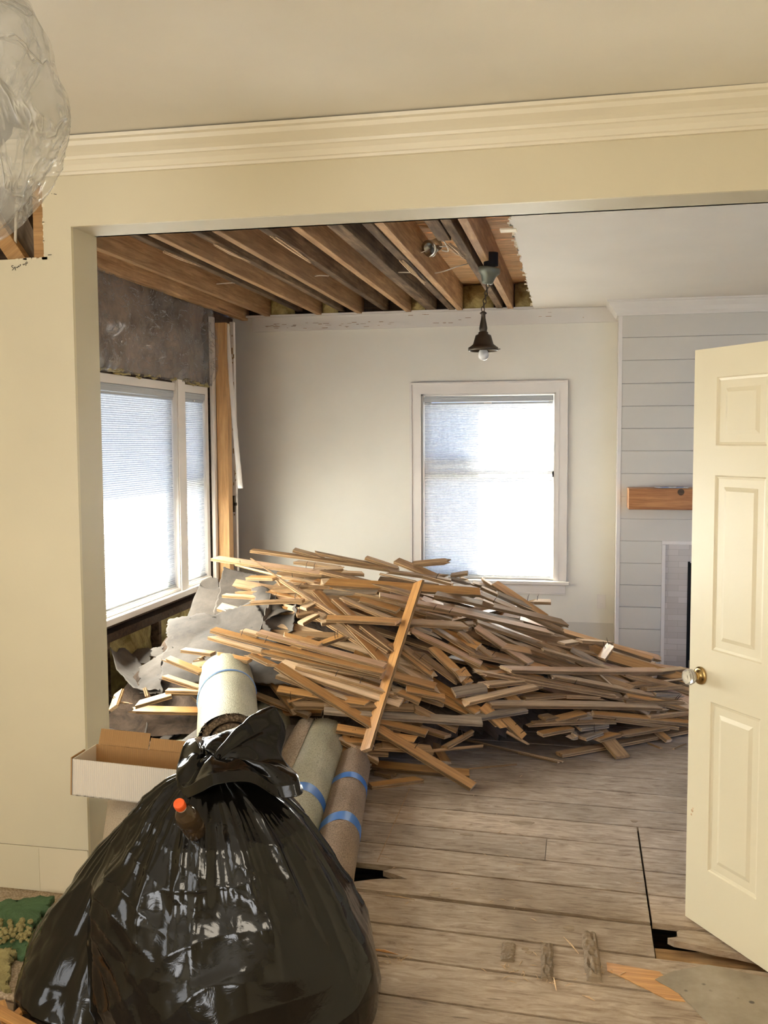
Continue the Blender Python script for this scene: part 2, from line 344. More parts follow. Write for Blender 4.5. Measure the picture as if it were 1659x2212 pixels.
def tag(o, label, cat, group=None, kind=None):
    o['label'] = label; o['category'] = cat
    if group: o['group'] = group
    if kind: o['kind'] = kind
    return o
def thing(name, label, cat, loc=(0, 0, 0), group=None):
    o = bpy.data.objects.new(name, None); o.empty_display_size = 0.1; o.location = loc; col.objects.link(o)
    return tag(o, label, cat, group)
def struct(o, label=None, cat=None):
    o['kind'] = 'structure'
    if label: o['label'] = label
    if cat: o['category'] = cat
    return o
def rnd(a, b): return random.uniform(a, b)
def lerp(tab, x):
    if x <= tab[0][0]: return tab[0][1]
    for (a, u), (b, v) in zip(tab, tab[1:]):
        if x <= b: return u+(v-u)*(x-a)/(b-a)
    return tab[-1][1]
# ================================================================== SETTING
YF, YFB, XJ = 3.285, 3.475, -1.815      # front face / back face of the cased opening wall, its left jamb
ZC, ZCB, ZH = 2.80, 2.755, 2.504        # ceilings, header underside
XL, YB = -2.8, 7.85                     # far room: window wall, end wall
# floor boards (one mesh), with cuts, a broken board and two holes
SL = -0.055
lines = [2.83 - 0.22*k for k in range(21, 0, -1)] + [2.83, 3.045, 3.26, 3.487, 3.72, 3.93, 4.16, 4.38, 4.59, 4.81]
while lines[-1] < 8.2: lines.append(lines[-1]+0.222)
fm = MB()
def edge_y(i, x, side):
    g = {3.487: 0.013, 3.26: 0.0065, 3.045: 0.0065, 3.72: .006}.get(lines[i], 0.0052)
    wv = 0.003*noise.noise(Vector((x*1.7, lines[i]*9, 0)))
    return lines[i] + SL*x + wv + (g if side > 0 else -g)
def board(i, xa, xb, z=0.0, la=None, lb=None):
    n = max(2, int((xb-xa)/0.12)+1); xs = [xa+(xb-xa)*k/(n-1) for k in range(n)]
    lo = [(x, edge_y(i, x, 1)) for x in xs]; hi = [(x, edge_y(i+1, x, -1)) for x in xs][::-1]
    fm.prism(lo+(lb or [])+hi+(la or []), z-0.022, z, 0, random.random())
joints = {}
for i in range(len(lines)-1):
    cuts = [-2.95, 3.05]
    y = lines[i]
    special = []
    if abs(y-3.93) < .01: special = [-0.13, 0.262]
    elif 3.2 < y < 4.37: special = [0.262]
    elif y > 4.8 or y < 2.8: special = [rnd(-2.4, 2.6)]
    cuts = [-2.95]+special+[3.05]
    for a, b in zip(cuts, cuts[1:]):
        g = 0.004 if abs(a-0.262) < .001 else 0.0012
        g2 = 0.004 if abs(b-0.262) < .001 else 0.0012
        if abs(y-3.487) < .001 and a < -2:       # broken board with a dark hole at its left
            board(i, -2.95, -1.05)
            xs = [-0.70, -0.5, -0.3, -0.1, 0.1, b-g2]
            lo = [(-0.93, edge_y(i, -0.9, 1)+0.004)] + [(x, edge_y(i, x, 1)) for x in xs]
            hi = [(x, edge_y(i+1, x, -1)) for x in xs[::-1]]
            left = [(-0.735, 3.742), (-0.765, 3.716), (-0.70, 3.69), (-0.655, 3.662), (-0.70, 3.655), (-0.76, 3.648), (-0.80, 3.632), (-0.86, 3.60)]
            fm.prism(lo+hi+left, -0.022, 0, 0, 0.6)
        elif abs(y-3.26) < .001 and a > 0:       # short piece behind the long hole at the right
            top = [(x, edge_y(i+1, x, -1)) for x in (3.0, 2.0, 1.2, 0.8, 0.6, 0.45, 0.36)]
            low = [(0.345, 3.435), (0.345, 3.40), (0.31, 3.385), (0.33, 3.368), (0.40, 3.355), (0.46, 3.335), (0.52, 3.325), (0.60, 3.30), (0.75, 3.27), (3.0, 3.12)]
            fm.prism(low+top, -0.022, 0, 0, 0.35)
        elif abs(y-3.045) < .001 and a < -2:
            board(i, a, b-g2)
        else:
            board(i, a+g, b-g2)
fm.box((-3.0, -2.2, -0.30), (3.1, 8.3, -0.28), 1)
for k in range(9): fm.box((-2.9+0.72*k, -2.2, -0.28), (-2.86+0.72*k, 8.3, -0.024), 1)
fm.box((0.27, 3.1, -0.075), (1.6, 3.42, -0.06), 2)
fm.box((-1.1, 3.47, -0.2), (-0.6, 3.8, -0.18), 1)
struct(fm.build('floor', ['floor', 'underfloor', 'deck']))

# front ceiling and walls
struct(MB().box((-2.75, -2.05, ZC), (0.95, YFB, ZC+0.05)).build('ceiling', 'cream_ceiling'))
wf = MB()
hx, hz0, hz1 = -1.925, 2.397, 2.66
wf.box((-2.75, YF, 0), (XJ, YF+0.016, hz0)).box((hx, YF, hz0), (XJ, YF+0.016, ZC)).box((-2.75, YF, hz1), (hx, YF+0.016, ZC)).box((-2.75, YF, hz0), (-2.5, YF+0.016, hz1))
wf.box((-2.75, YFB-0.016, 0), (XJ-0.016, YFB, ZC), 2)
wf.box((XJ-0.016, YF+.016, 0), (XJ, YFB, ZC), 1)
wf.box((XJ, YF, ZH), (0.80, YF+0.016, ZC)).box((XJ, YF+0.016, ZH), (0.80, YFB, ZH+0.012), 1).box((XJ, YFB-0.016, ZH), (0.80, YFB, ZC), 1)
wf.box((0.80, YF, 0), (0.95, YFB, ZC))
# rough paper edges round the cut-out
for k in range(26):
    x = rnd(-2.3, hx); q = rnd(.004, .012); wf.box((x, YF-0.001, hz0-q*.6), (x+q*2, YF+0.002, hz0+q*.3), 3)
for k in range(12):
    z = rnd(hz0, hz1); q = rnd(.003, .008); wf.box((hx-q*.3, YF-0.001, z), (hx+q, YF+0.002, z+q*1.5), 3)
struct(wf.build('wall_front', ['cream', 'jamb', 'grey_wall', 'cream_base']))
bb = MB().box((-2.7, YF-0.003, 0.0), (XJ-0.002, YF, 0.183)).box((-2.7, YF-0.0042, 0.178), (XJ-0.002, YF, 0.183))
bb.box((-2.7, YF-0.005, 0.0), (-2.02, YF-.003, 0.181), 1)
struct(bb.build('baseboard_left', ['cream_base', 'cream']))
struct(MB().box((0.95, -2.05, 0), (1.0, YFB, ZC)).build('wall_right', 'cream'))
struct(MB().box((-2.8, -2.05, 0), (-2.75, YF, ZC)).build('wall_left', 'cream'))
struct(MB().box((-2.8, -2.1, 0), (1.0, -2.05, ZC)).build('wall_rear', 'cream'))
def crown(name, y, x0, x1, prof, mat, sag=0):
    mb = MB(); xs = [x0+(x1-x0)*k/24 for k in range(25)]; n = len(prof)
    for x in xs: mb.v += [Vector((x, y-a, z+sag*math.sin((x-x0)/(x1-x0)*math.pi))) for a, z in prof]
    for k in range(24):
        for j in range(n): mb.f.append((k*n+j, k*n+(j+1) % n, (k+1)*n+(j+1) % n, (k+1)*n+j)); mb.m.append(0); mb.t.append(.5)
    mb.f += [tuple(range(n)), tuple(24*n+j for j in range(n))]; mb.m += [0, 0]; mb.t += [.5, .5]
    return struct(mb.build(name, mat))
crown('trim_1', YF, -2.75, 0.95, [(0, 2.688), (.014, 2.688), (.017, 2.697), (.012, 2.703), (.014, 2.722), (.024, 2.735), (.03, 2.737), (.033, 2.747), (.045, 2.757), (.068, 2.772), (.074, 2.786), (.086, 2.79), (.09, 2.801), (0, 2.801)], 'cream_trim', -0.008)

# wall cavity: king stud, slanted brace, dark sheathing
def beam(a, b, w, t, mat, name, label, cat, up=(0, 1, 0), group=None, bevel=0.002):
    a, b = Vector(a), Vector(b); x = (b-a).normalized(); y = Vector(up); y = (y-x*y.dot(x)).normalized(); z = x.cross(y)
    mm = Matrix((x, y, z)).transposed().to_4x4(); L = (b-a).length
    o = MB().box((0, -t/2, -w/2), (L, t/2, w/2)).build(name, mat, bevel=bevel); o.matrix_world = Matrix.Translation(a) @ mm
    return tag(o, label, cat, group)
beam((-1.951, 3.35, 0.05), (-1.951, 3.35, 2.78), 0.052, 0.09, 'post', 'stud', 'upright stud seen in the cut-out of the cream wall', 'stud').rotation_mode = 'QUATERNION'
beam((-1.985, 3.345, 2.30), (-2.32, 3.345, 2.78), 0.060, 0.045, 'post', 'diagonal_brace', 'slanted orange brace meeting the stud inside the wall cut-out', 'brace')
beam((-1.975, 3.42, 2.30), (-2.20, 3.42, 2.78), 0.085, 0.04, 'grey', 'diagonal_brace', 'rough grey board behind the orange brace in the wall cut-out', 'brace')
MB().box((-2.7, 3.44, 2.0), (-1.83, 3.457, 2.79)).build('cavity_lining', 'brown_dark')
tag(bpy.data.objects['cavity_lining'], 'dark brown boarding at the back of the wall cut-out', 'board')
c_ = MB().tube([(-2.085, 3.335, 2.2), (-2.07, 3.335, 2.45), (-2.05, 3.335, 2.75)], 0.006); tag(c_.build('hanging_cable', 'wire', smooth=True), 'pale cable hanging in the wall cut-out', 'cable')
# pencil note under the cut-out
def strokes(name, label, lines_, o, sc, rad, mat, cat):
    mb = MB()
    for ln in lines_: mb.tube([at(o[0]+p[0]*sc, o[1]+p[1]*sc, YF-0.0008) for p in ln], rad, 5)
    return tag(mb.build(name, mat), label, cat)
S = 120/1327
wr = [[(318,1925),(298,1915),(275,1930),(285,1955),(318,1975),(322,2000),(305,2018),(290,2035)],
 [(365,1955),(345,1958),(342,1980),(358,1990),(368,1965),(366,1995),(370,2030),(378,2032)],
 [(392,1955),(398,1975),(412,1972),(418,1945),(424,1972)],
 [(432,1952),(445,1942),(455,1925),(446,1922),(442,1950),(462,1948)],
 [(480,1895),(484,1935),(486,1905),(500,1895)],
 [(545,1882),(556,1908),(575,1902),(580,1872),(588,1898)],
 [(612,1860),(618,1925)],[(612,1862),(640,1830),(656,1842),(648,1868),(620,1882)],
 [(1145,1665),(1230,1660)],[(1230,205),(1240,200)],[(1285,208),(1327,215)],[(1330,216),(1350,220)]]
strokes('pencil_note', 'handwritten note reading Squar up below the wall cut-out', wr, (0, 400), S, 0.0011, 'ink', 'writing')

# back room walls
wb = MB()
W1x0, W1x1, W1z0, W1z1 = -1.275, -0.198, 0.60, 2.10
wb.box((XL-0.1, YB, -.02), (W1x0, YB+0.12, 2.77)).box((W1x1, YB, -.02), (3.1, YB+0.12, 2.77)).box((W1x0, YB, -.02), (W1x1, YB+0.12, W1z0)).box((W1x0, YB, W1z1), (W1x1, YB+0.12, 2.77))
wb.box((XL-0.1, YB+.06, 2.77), (3.1, YB+0.12, 3.1), 1)
struct(wb.build('wall_back', ['grey_wall', 'brown_dark']))
# left wall: sheathing with studs, window hole
LW = (4.05, 6.45, 0.70, 2.10)     # big window  (y0,y1,z0,z1); small one 6.60..7.03
wl = MB(); xo, xi = XL-0.16, XL-0.14
for (a, b, c, d) in ((3.4, 8.0, -.3, 0.62), (3.4, 8.0, 2.14, 3.1), (3.4, 4.0, .62, 2.14), (7.06, 8.0, .62, 2.14)):
    wl.box((xo, a, c), (xi, b, d))
wl.box((XL-.16, 3.4, 0.50), (XL-.02, 7.15, 0.555)).box((XL-.16, 3.4, 0.585), (XL-.03, 7.15, 0.635)).box((XL-.15, 3.4, 2.14), (XL-.02, 7.15, 2.17))
struct(wl.build('wall_west', 'brown_dark', bevel=.003))
struct(MB().box((3.0, 3.4, -.02), (3.1, 8.0, 2.8)).build('wall_east', 'grey_wall'))
# ceiling of the far room with its ragged opening
cb = MB(); rag = []
ys = [4.2+k*0.045 for k in range(int((7.80-4.2)/0.045)+1)]
rag = [(-0.335-0.0125*(y-4.7)+0.016*noise.noise(Vector((y*9, 0, 0)))+0.008*noise.noise(Vector((y*31, 5, 0))), y) for y in ys]
cb.prism([(3.1, 3.47), (3.1, YB)] + [(-0.37, YB), (-0.37, 7.80)] + rag[::-1] + [(-0.34, 3.47)], ZCB, ZCB+0.016)
cb.prism([(XL-.1, 3.47), (-0.34, 3.47), (-0.34, 4.2), (XL-.1, 4.2)], ZCB, ZCB+0.016)
cb.prism([(XL-.1, 7.802), (-0.37, 7.802), (-0.37, YB), (XL-.1, YB)], ZCB, ZCB+0.016)
for k in range(40):
    p = random.choice(rag); q = rnd(.004, .016); cb.box((p[0]-q, p[1], ZCB-.002), (p[0]+.006, p[1]+q*.8, ZCB+.006), 1)
cb.box((-0.40, 4.86, ZCB-.004), (-0.32, 4.93, ZCB+.004), 1)
struct(cb.build('ceiling_far', ['white_ceiling', 'cream_base']))
ck = MB()
y = 3.5
while y < 7.95:
    w = rnd(.085, .10) if random.random() < .6 else rnd(.11, .14); ck.box((XL-.15, y, 2.965+rnd(0, .004)), (3.1, y+w-.004, 2.985)); y += w
struct(ck.build('ceiling_deck', 'deck'))
trb = MB().box((XL+.10, YB-0.022, 2.638), (-0.06+.33, YB, 2.752)).box((XL+.10, YB-0.025, 2.742), (-0.06+.33, YB, 2.754))
struct(trb.build('trim_2', 'white_ceiling'))
# scuffs on that band
sc_ = MB()
for k in range(46):
    x = rnd(-2.6, -1.5) if k < 34 else rnd(-1.5, .1); z = rnd(2.65, 2.70) if k < 34 else rnd(2.66, 2.74); l = rnd(.008, .05)
    sc_.box((x, YB-.0262, z), (x+l, YB-.0215, z+rnd(.0015, .004)))
tag(sc_.build('plaster_scuffs', 'edge'), 'dark scuff marks left on the band below the torn ceiling', 'scuff mark', kind='stuff')
# remnant baseboard zone on the end wall
rb = MB().box((-0.4, YB-.004, 0.10), (0.262, YB, 0.268)).box((-0.4, YB-.006, 0.262), (0.262, YB, 0.270)).box((-0.4, YB-.005, 0.0), (0.262, YB, 0.12), 1)
struct(rb.build('baseboard_back', ['shiplap', 'edge']))

# joists
for k, (x, wd_) in enumerate(((-2.77, .05), (-2.555, .042), (-2.115, .042), (-1.775, .042), (-1.37, .042), (-0.955, .045), (-0.555, .045))):
    nm = ['tight against the window wall', 'first clear of the window wall', 'second clear of the window wall', 'third clear of the window wall', 'fourth clear of the window wall', 'left of the metal can light', 'directly behind the pendant lamp'][k]
    o = MB().box((x-wd_/2, 3.5, ZCB+(0.004 if k else -.02)), (x+wd_/2, YB+.04, 2.963)).build('exposed_joist', 'joist', bevel=.003)
    tag(o, 'exposed ceiling joist ' + nm, 'joist', 'exposed ceiling joists')
for k, (x, z0, w_, y0, y1, lab) in enumerate(((-2.30, 2.80, .05, 3.5, 7.88, 'rough grey joist between the first and second clean joists'),
        (-1.93, 2.785, .045, 3.5, 7.88, 'rough grey joist beside the third clean joist'), (-1.57, 2.785, .05, 3.5, 7.88, 'rough grey joist beside the fourth clean joist'),
        (-1.19, 2.775, .08, 3.5, 7.88, 'wide blackened joist left of the can light joist'), (-1.02, 2.765, .05, 3.5, 7.88, 'pale notched strip hugging the joist left of the can light'),
        (-0.64, 2.765, .05, 3.5, 7.88, 'grey split beam hugging the joist behind the pendant lamp'), (-0.725, 2.79, .07, 3.5, 5.25, 'short broken beam ending beside the can light'))):
    o = MB().box((x-w_/2, y0, z0), (x+w_/2, y1, 2.94)).build('old_joist', 'joist_grey', bevel=.004); tag(o, lab, 'joist')
# furring strips torn off: ragged splinter lumps under joists
def lump(name, label, pts, r, mat):
    mb = MB()
    for (a, b) in pts:
        for k in range(7):
            j = Vector((rnd(-r, r), rnd(-r*2, r*2), rnd(-r*.5, r*.5))); j2 = Vector((rnd(-r, r), rnd(-r*4, r*4), rnd(-r*.5, r*.5)))
            mb.tube([Vector(a)+j, (Vector(a)+Vector(b))/2+j, Vector(b)+j2], [.003, .006, .0015], 4)
    return tag(mb.build(name, mat), label, 'splinters', kind='stuff')
lump('torn_splinters', 'torn wood splinters on the undersides of the old joists', [((-2.30, 5.2, 2.79), (-2.30, 5.7, 2.80)), ((-1.93, 5.0, 2.78), (-1.93, 5.5, 2.78)), ((-1.57, 4.9, 2.78), (-1.57, 5.6, 2.78)), ((-1.02, 5.6, 2.76), (-1.02, 6.4, 2.76)), ((-.7, 5.2, 2.76), (-.66, 5.6, 2.76))], .014, 'pale')
# insulation stuffed between joists at the end wall
for k, (xa, xb) in enumerate(((-2.53, -2.33), (-2.09, -1.96), (-1.35, -1.24), (-0.93, -0.69), (-0.52, -0.36))):
    def fn(u, v, xa=xa, xb=xb):
        x = xa+(xb-xa)*u; z = 2.765+(2.955-2.765)*v
        return Vector((x, 7.83-0.045*math.sin(math.pi*u)*math.sin(math.pi*v)+.012*noise.noise(Vector((x*20, z*20, 1))), z))
    o = MB().grid(fn, 14, 12).build('insulation_batt', 'insulation', smooth=True, solid=.02)
    tag(o, 'yellow insulation filling the joist bay, ' + ['leftmost of the five', 'second from left', 'middle of the five', 'behind the pendant lamp', 'rightmost by the torn ceiling edge'][k], 'insulation', 'insulation batts in the joist bays')
# cables in the joist bays
def cable(name, label, pts, r=.004, mat='wire', parent=None):
    P = [Vector(p) for p in pts]; out = []
    for i in range(len(P)-1):
        p0, p1, p2, p3 = P[max(i-1, 0)], P[i], P[i+1], P[min(i+2, len(P)-1)]
        for k in range(6):
            t_ = k/6; out.append(0.5*((2*p1)+(p2-p0)*t_+(2*p0-5*p1+4*p2-p3)*t_*t_+(3*p1-p0-3*p2+p3)*t_**3))
    out.append(P[-1]); o = MB().tube(out, r, 7).build(name, mat, parent, smooth=True)
    return tag(o, label, 'cable') if label else o
cable('electric_cable', 'white cable running from a joist to the pendant lamp mount', [atz(830, 590, 2.80), atz(870, 588, 2.795), atz(940, 590, 2.80), atz(990, 575, 2.83), atz(1010, 570, 2.86)])
cable('electric_cable', 'short white cable crossing the leftmost open joist bay', [atz(460, 614, 2.85), atz(500, 611, 2.80), atz(520, 612, 2.83)])
cable('electric_cable', 'white cable stub crossing a middle joist bay', [atz(672, 598, 2.85), atz(690, 595, 2.81), atz(710, 596, 2.84)])
cable('electric_cable', 'long white cable dropping past the metal can light', [atz(943, 487, 2.82), atz(948, 510, 2.80), atz(962, 525, 2.79), atz(968, 542, 2.79), atz(955, 541, 2.80)])
# recessed can light hanging loose
cl = thing('recessed_can_light', 'loose galvanised can light hanging between the ceiling joists', 'light', atz(935, 533, 2.87))
ax = Vector((-0.42, -0.80, -0.42)).normalized(); cc = Vector(cl.location)
MB().lathe([(0, .045), (.038, .045), (.040, -.04), (.037, -.04), (.035, .035), (0, .037)], cc, 28, axis=ax*-1).build('can_housing', 'steel', cl, smooth=True)
MB().lathe([(.036, .042), (.050, .042), (.052, .036), (.038, .034)], cc, 28, axis=ax).build('trim_ring', 'steel', cl, smooth=True)
cable('lead_wire', None, [cc+ax*.03, cc+ax*.08+Vector((-.03, 0, -.01)), cc+ax*.06+Vector((-.10, .02, .0)), cc+Vector((-.15, .05, .05))], .0028, 'wire', cl)
MB().box((-.01, -.01, -.002), (.06, .01, .002), mat=Matrix.Translation(cc+Vector((.03, 0, .0)))).build('mounting_bracket', 'steel', cl)

# pendant lamp
YP = 5.75
lp = thing('pendant_lamp', 'small dark bronze pendant lamp with a bare bulb hanging from the torn ceiling', 'lamp', at(1047, 590, YP))
P0 = Vector(lp.location); zt = lambda y_: at(1047, y_, YP).z; xc = lambda y_, x_: at(x_, y_, YP)
can = at(1056, 590, YP)
MB().lathe([(0, .055), (.042, .055), (.042, -.02), (0, -.02)], can+Vector((.012, 0, .06)), 20).build('ceiling_box', 'black', lp)
tilt = Vector((.16, 0, 1)).normalized()
MB().lathe([(0, .03), (.060, .03), (.063, .022), (.063, .002), (.055, -.004), (.042, -.022), (.034, -.05), (.030, -.062), (0, -.064)], can, 30, axis=tilt).build('canopy', 'verdigris', lp, smooth=True)
st = MB(); za, zb = can.z-.06, zt(672)
prev = None
nl = 7
for k in range(nl):
    z = za+(zb-za)*(k+.5)/nl; x = can.x-.004+(at(1044, 672, YP).x-can.x)*(k+.5)/nl
    h = abs(zb-za)/nl*.72; ang = 90*(k % 2)+20
    ring = [Vector((x+.009*math.cos(2*math.pi*j/12)*math.cos(R_(ang)), YP+.009*math.cos(2*math.pi*j/12)*math.sin(R_(ang)), z+h*math.sin(2*math.pi*j/12))) for j in range(13)]
    st.tube(ring, .0028, 6, cap=False)
st.build('chain', 'bronze', lp, smooth=True)
cx = at(1044, 700, YP).x
k_ = (zt(672)-zt(745))
MB().lathe([(0, 0), (.010, -.002), (.022, -.012), (.012, -.02), (.013, -.04), (.020, -.075), (.024, -.10), (.020, -.125), (.012, -.135), (.020, -.142), (.010, -.15), (.012, -.165), (0, -.166)], (cx, YP, zt(672)), 24).build('turned_stem', 'bronze', lp, smooth=True)
zs = zt(722)
MB().lathe([(.012, .02), (.028, .012), (.030, .0), (.045, -.006), (.052, -.03), (.060, -.058), (.078, -.072), (.088, -.078), (.088, -.094), (.083, -.098), (.080, -.094), (.07, -.08), (.045, -.05), (0, -.02)], (cx, YP, zs), 36).build('lamp_shade', 'bronze', lp, smooth=True)
MB().tube([(cx+.085, YP, zs-.088), (cx+.10, YP, zs-.088)], .003, 6).build('shade_screw', 'bronze', lp)
M['bulb'] = plain('frosted_bulb', (0.72, 0.70, 0.66), 0.15)
MB().lathe([(.012, -.07), (.018, -.085), (.029, -.105), (.032, -.12), (.029, -.136), (.018, -.148), (0, -.152)], (cx+.001, YP, zs), 24).build('light_bulb', 'bulb', lp, smooth=True)

# chimney breast with shiplap
CX0, CX1, CY = 0.27, 2.3, 7.55
ch = MB()
FX0, FZ1 = 0.603, 0.965
FX1 = 1.75
ch.box((CX0+.012, CY+.012, 0), (FX0-.001, YB, 2.75)).box((FX1, CY+.012, 0), (CX1, YB, 2.75)).box((FX0-.001, CY+.012, FZ1), (FX1, YB, 2.75))
zl = [0.0, .118, .287, .456, .624, .792, .961, 1.128, 1.297, 1.470, 1.640, 1.808, 1.975, 2.143, 2.315, 2.484, 2.650]
for a, b in zip(zl, zl[1:]):
    if b <= FZ1+.001:
        ch.box((CX0+.026, CY, a+.002), (FX0, CY+.013, b-.002)).box((FX1, CY, a+.002), (CX1, CY+.013, b-.002))
    else: ch.box((CX0+.026, CY, a+.002), (CX1, CY+.013, b-.002))
    ch.box((CX0, CY+.03, a+.002), (CX0+.013, YB, b-.002))
ch.box((CX0-.002, CY-.004, 0), (CX0+.026, CY+.014, 2.66), 1).box((CX0-.0025, CY+.0142, 0), (CX0+.0118, CY+.034, 2.6595), 1)
struct(ch.build('wall_chimney', ['shiplap', 'white_trim'], bevel=.001))
cr_ = MB()
prof = [(0, 2.645), (.016, 2.645), (.018, 2.66), (.03, 2.672), (.045, 2.70), (.07, 2.725), (.078, 2.74), (.09, 2.742), (.09, 2.756), (0, 2.756)]
n = len(prof)
cr_.v += [Vector((CX0-a, YB-.02, z)) for a, z in prof] + [Vector((CX0-a, CY-a, z)) for a, z in prof] + [Vector((CX1, CY-a, z)) for a, z in prof]
for s2 in (0, 1):
    for j in range(n): cr_.f.append((s2*n+j, s2*n+(j+1) % n, (s2+1)*n+(j+1) % n, (s2+1)*n+j)); cr_.m.append(0); cr_.t.append(.5)
struct(cr_.build('trim_3', 'white_ceiling'))
fp = thing('fireplace', 'white tiled fireplace surround half hidden behind the open door', 'fireplace', ((FX0+FX1)/2, CY, 0))
MB().box((FX0+.001, CY-.006, 0), (FX0+.028, CY+.011, FZ1-.029)).box((FX0+.001, CY-.006, FZ1-.028), (FX1-.001, CY+.011, FZ1-.001)).box((FX1-.028, CY-.006, 0), (FX1-.001, CY+.011, FZ1-.029)).build('surround_trim', 'white_trim', fp, bevel=.002)
fx = 0.797
MB().box((FX0+.028, CY+.004, 0), (fx, CY+.03, FZ1-.028)).box((fx, CY+.004, .80), (FX1-.028-.165, CY+.03, FZ1-.028)).box((FX1-.193, CY+.004, 0), (FX1-.028, CY+.03, FZ1-.028)).build('tile_surround', 'tile', fp)
MB().box((fx, CY+.28, 0), (FX1-.19, CY+.29, .80)).box((fx, CY+.03, 0), (fx+.01, CY+.29, .8)).box((FX1-.2, CY+.03, 0), (FX1-.19, CY+.29, .8)).box((fx, CY+.03, .79), (FX1-.19, CY+.29, .8)).build('firebox', 'black', fp)
MB().box((fx-.004, CY-.002, 0), (fx+.012, CY+.02, .81)).build('metal_edge', 'black', fp)
mt_ = thing('mantel_shelf', 'orange-brown wooden beam mantel on the white shiplap', 'mantel', (1.0, CY, 1.21))
mm_ = MB().box((0.343, CY-.25, 1.215), (1.9, CY, 1.368)).build('beam', 'mantel', mt_, bevel=.005)
MB().lathe([(0, 0), (.022, 0), (.024, -.001), (0, -.001)], (.71, CY-.2515, 1.345), 16, axis=Vector((0, 1, 0))).build('knot', 'brown_dark', mt_)
M['card_blue'] = plain('blue_card_print', (0.05, 0.09, 0.30), 0.4); M['card_w'] = plain('white_card', (0.75, 0.77, 0.80), 0.4)
for k, (x, r_) in enumerate(((.60, .25), (.72, -.2))):
    t_ = thing('paper_card', ['blue and white card lying on the mantel, the left one', 'blue and white card lying on the mantel, the one nearest the door'][k], 'card', (x, CY-.14, 1.37), 'cards on the mantel')
    mm2 = Matrix.Translation((x, CY-.14, 1.371)) @ Matrix.Rotation(r_, 4, 'Z')
    MB().box((-.055, -.05, 0), (.055, .05, .004), mat=mm2).build('card_sheet', 'card_w', t_)
    MB().box((-.03, -.045, .004), (.02, .0, .0065), mat=mm2).build('printed_patch', 'card_blue', t_)
ol = thing('power_outlet', 'white outlet cover on the end wall below the window', 'outlet', (.17, YB, .44))
MB().box((.137, YB-.007, .385), (.203, YB, .497)).build('cover_plate', 'white_trim', ol, bevel=.002)
for z_ in (.455, .405): MB().box((.157, YB-.009, z_), (.183, YB-.006, z_+.023)).build('receptacle', 'white_trim', ol, bevel=.002)

# end-wall window
w1 = bpy.data.objects.new('window_1', None); w1.location = (-.737, YB, .6); col.objects.link(w1); struct(w1)
cs = MB(); T = .094
def casing(mb, x0, x1, z0, z1, y):
    for (d, e, yy) in ((0, T, .018), (0, .018, .030), (.066, T, .024), (T-.012, T, .012)):
        q = d*.0001
        mb.box((x0-T+d, y-yy, z0), (x0-T+e, y, z1+T-d-.0002)).box((x1+T-e, y-yy, z0), (x1+T-d, y, z1+T-d-.0002)).box((x0-T+d+.0003, y-yy-.0002, z1+T-e), (x1+T-d-.0003, y, z1+T-d))
casing(cs, W1x0, W1x1, W1z0, W1z1, YB)
cs.build('casing', 'white_trim', w1)
MB().box((W1x0-T-.02, YB-.055, .570), (W1x1+T+.022, YB+.05, .600)).build('window_stool', 'white_trim', w1, bevel=.006)
MB().box((W1x0-T+.01, YB-.018, .49), (W1x1+T-.008, YB, .570)).box((W1x0-T+.01, YB-.024, .49), (W1x1+T-.008, YB, .502)).build('window_apron', 'white_trim', w1, bevel=.002)
MB().box((W1x0-.002, YB, .6), (W1x0+.012, YB+.12, 2.10)).box((W1x1-.012, YB, .6), (W1x1+.002, YB+.12, 2.10)).box((W1x0, YB, 2.088), (W1x1, YB+.12, 2.10)).box((W1x0, YB+.05, .6), (W1x1, YB+.14, .612)).build('jamb_lining', 'white_trim', w1)
sh = MB(); ym = YB+.075
def sash(mb, x0, x1, z0, z1, y, r=.045, d=.03):
    mb.box((x0, y, z0), (x0+r, y+d, z1)).box((x1-r, y, z0), (x1, y+d, z1)).box((x0+r, y, z0), (x1-r, y+d, z0+r)).box((x0+r, y, z1-r), (x1-r, y+d, z1))
sash(sh, W1x0+.012, W1x1-.012, .612, 1.56, ym, .04); sash(sh, W1x0+.012, W1x1-.012, 1.53, 2.088, ym+.032, .05)
sh.box((W1x0+.012, ym+.0, 1.43), (W1x1-.012, ym+.03, 1.475))
sh.build('sash', 'rail_grey', w1)
MB().box((W1x0+.05, ym+.014, .64), (W1x1-.05, ym+.017, 1.53)).box((W1x0+.05, ym+.045, 1.56), (W1x1-.05, ym+.048, 2.05)).build('glass', 'glass', w1)
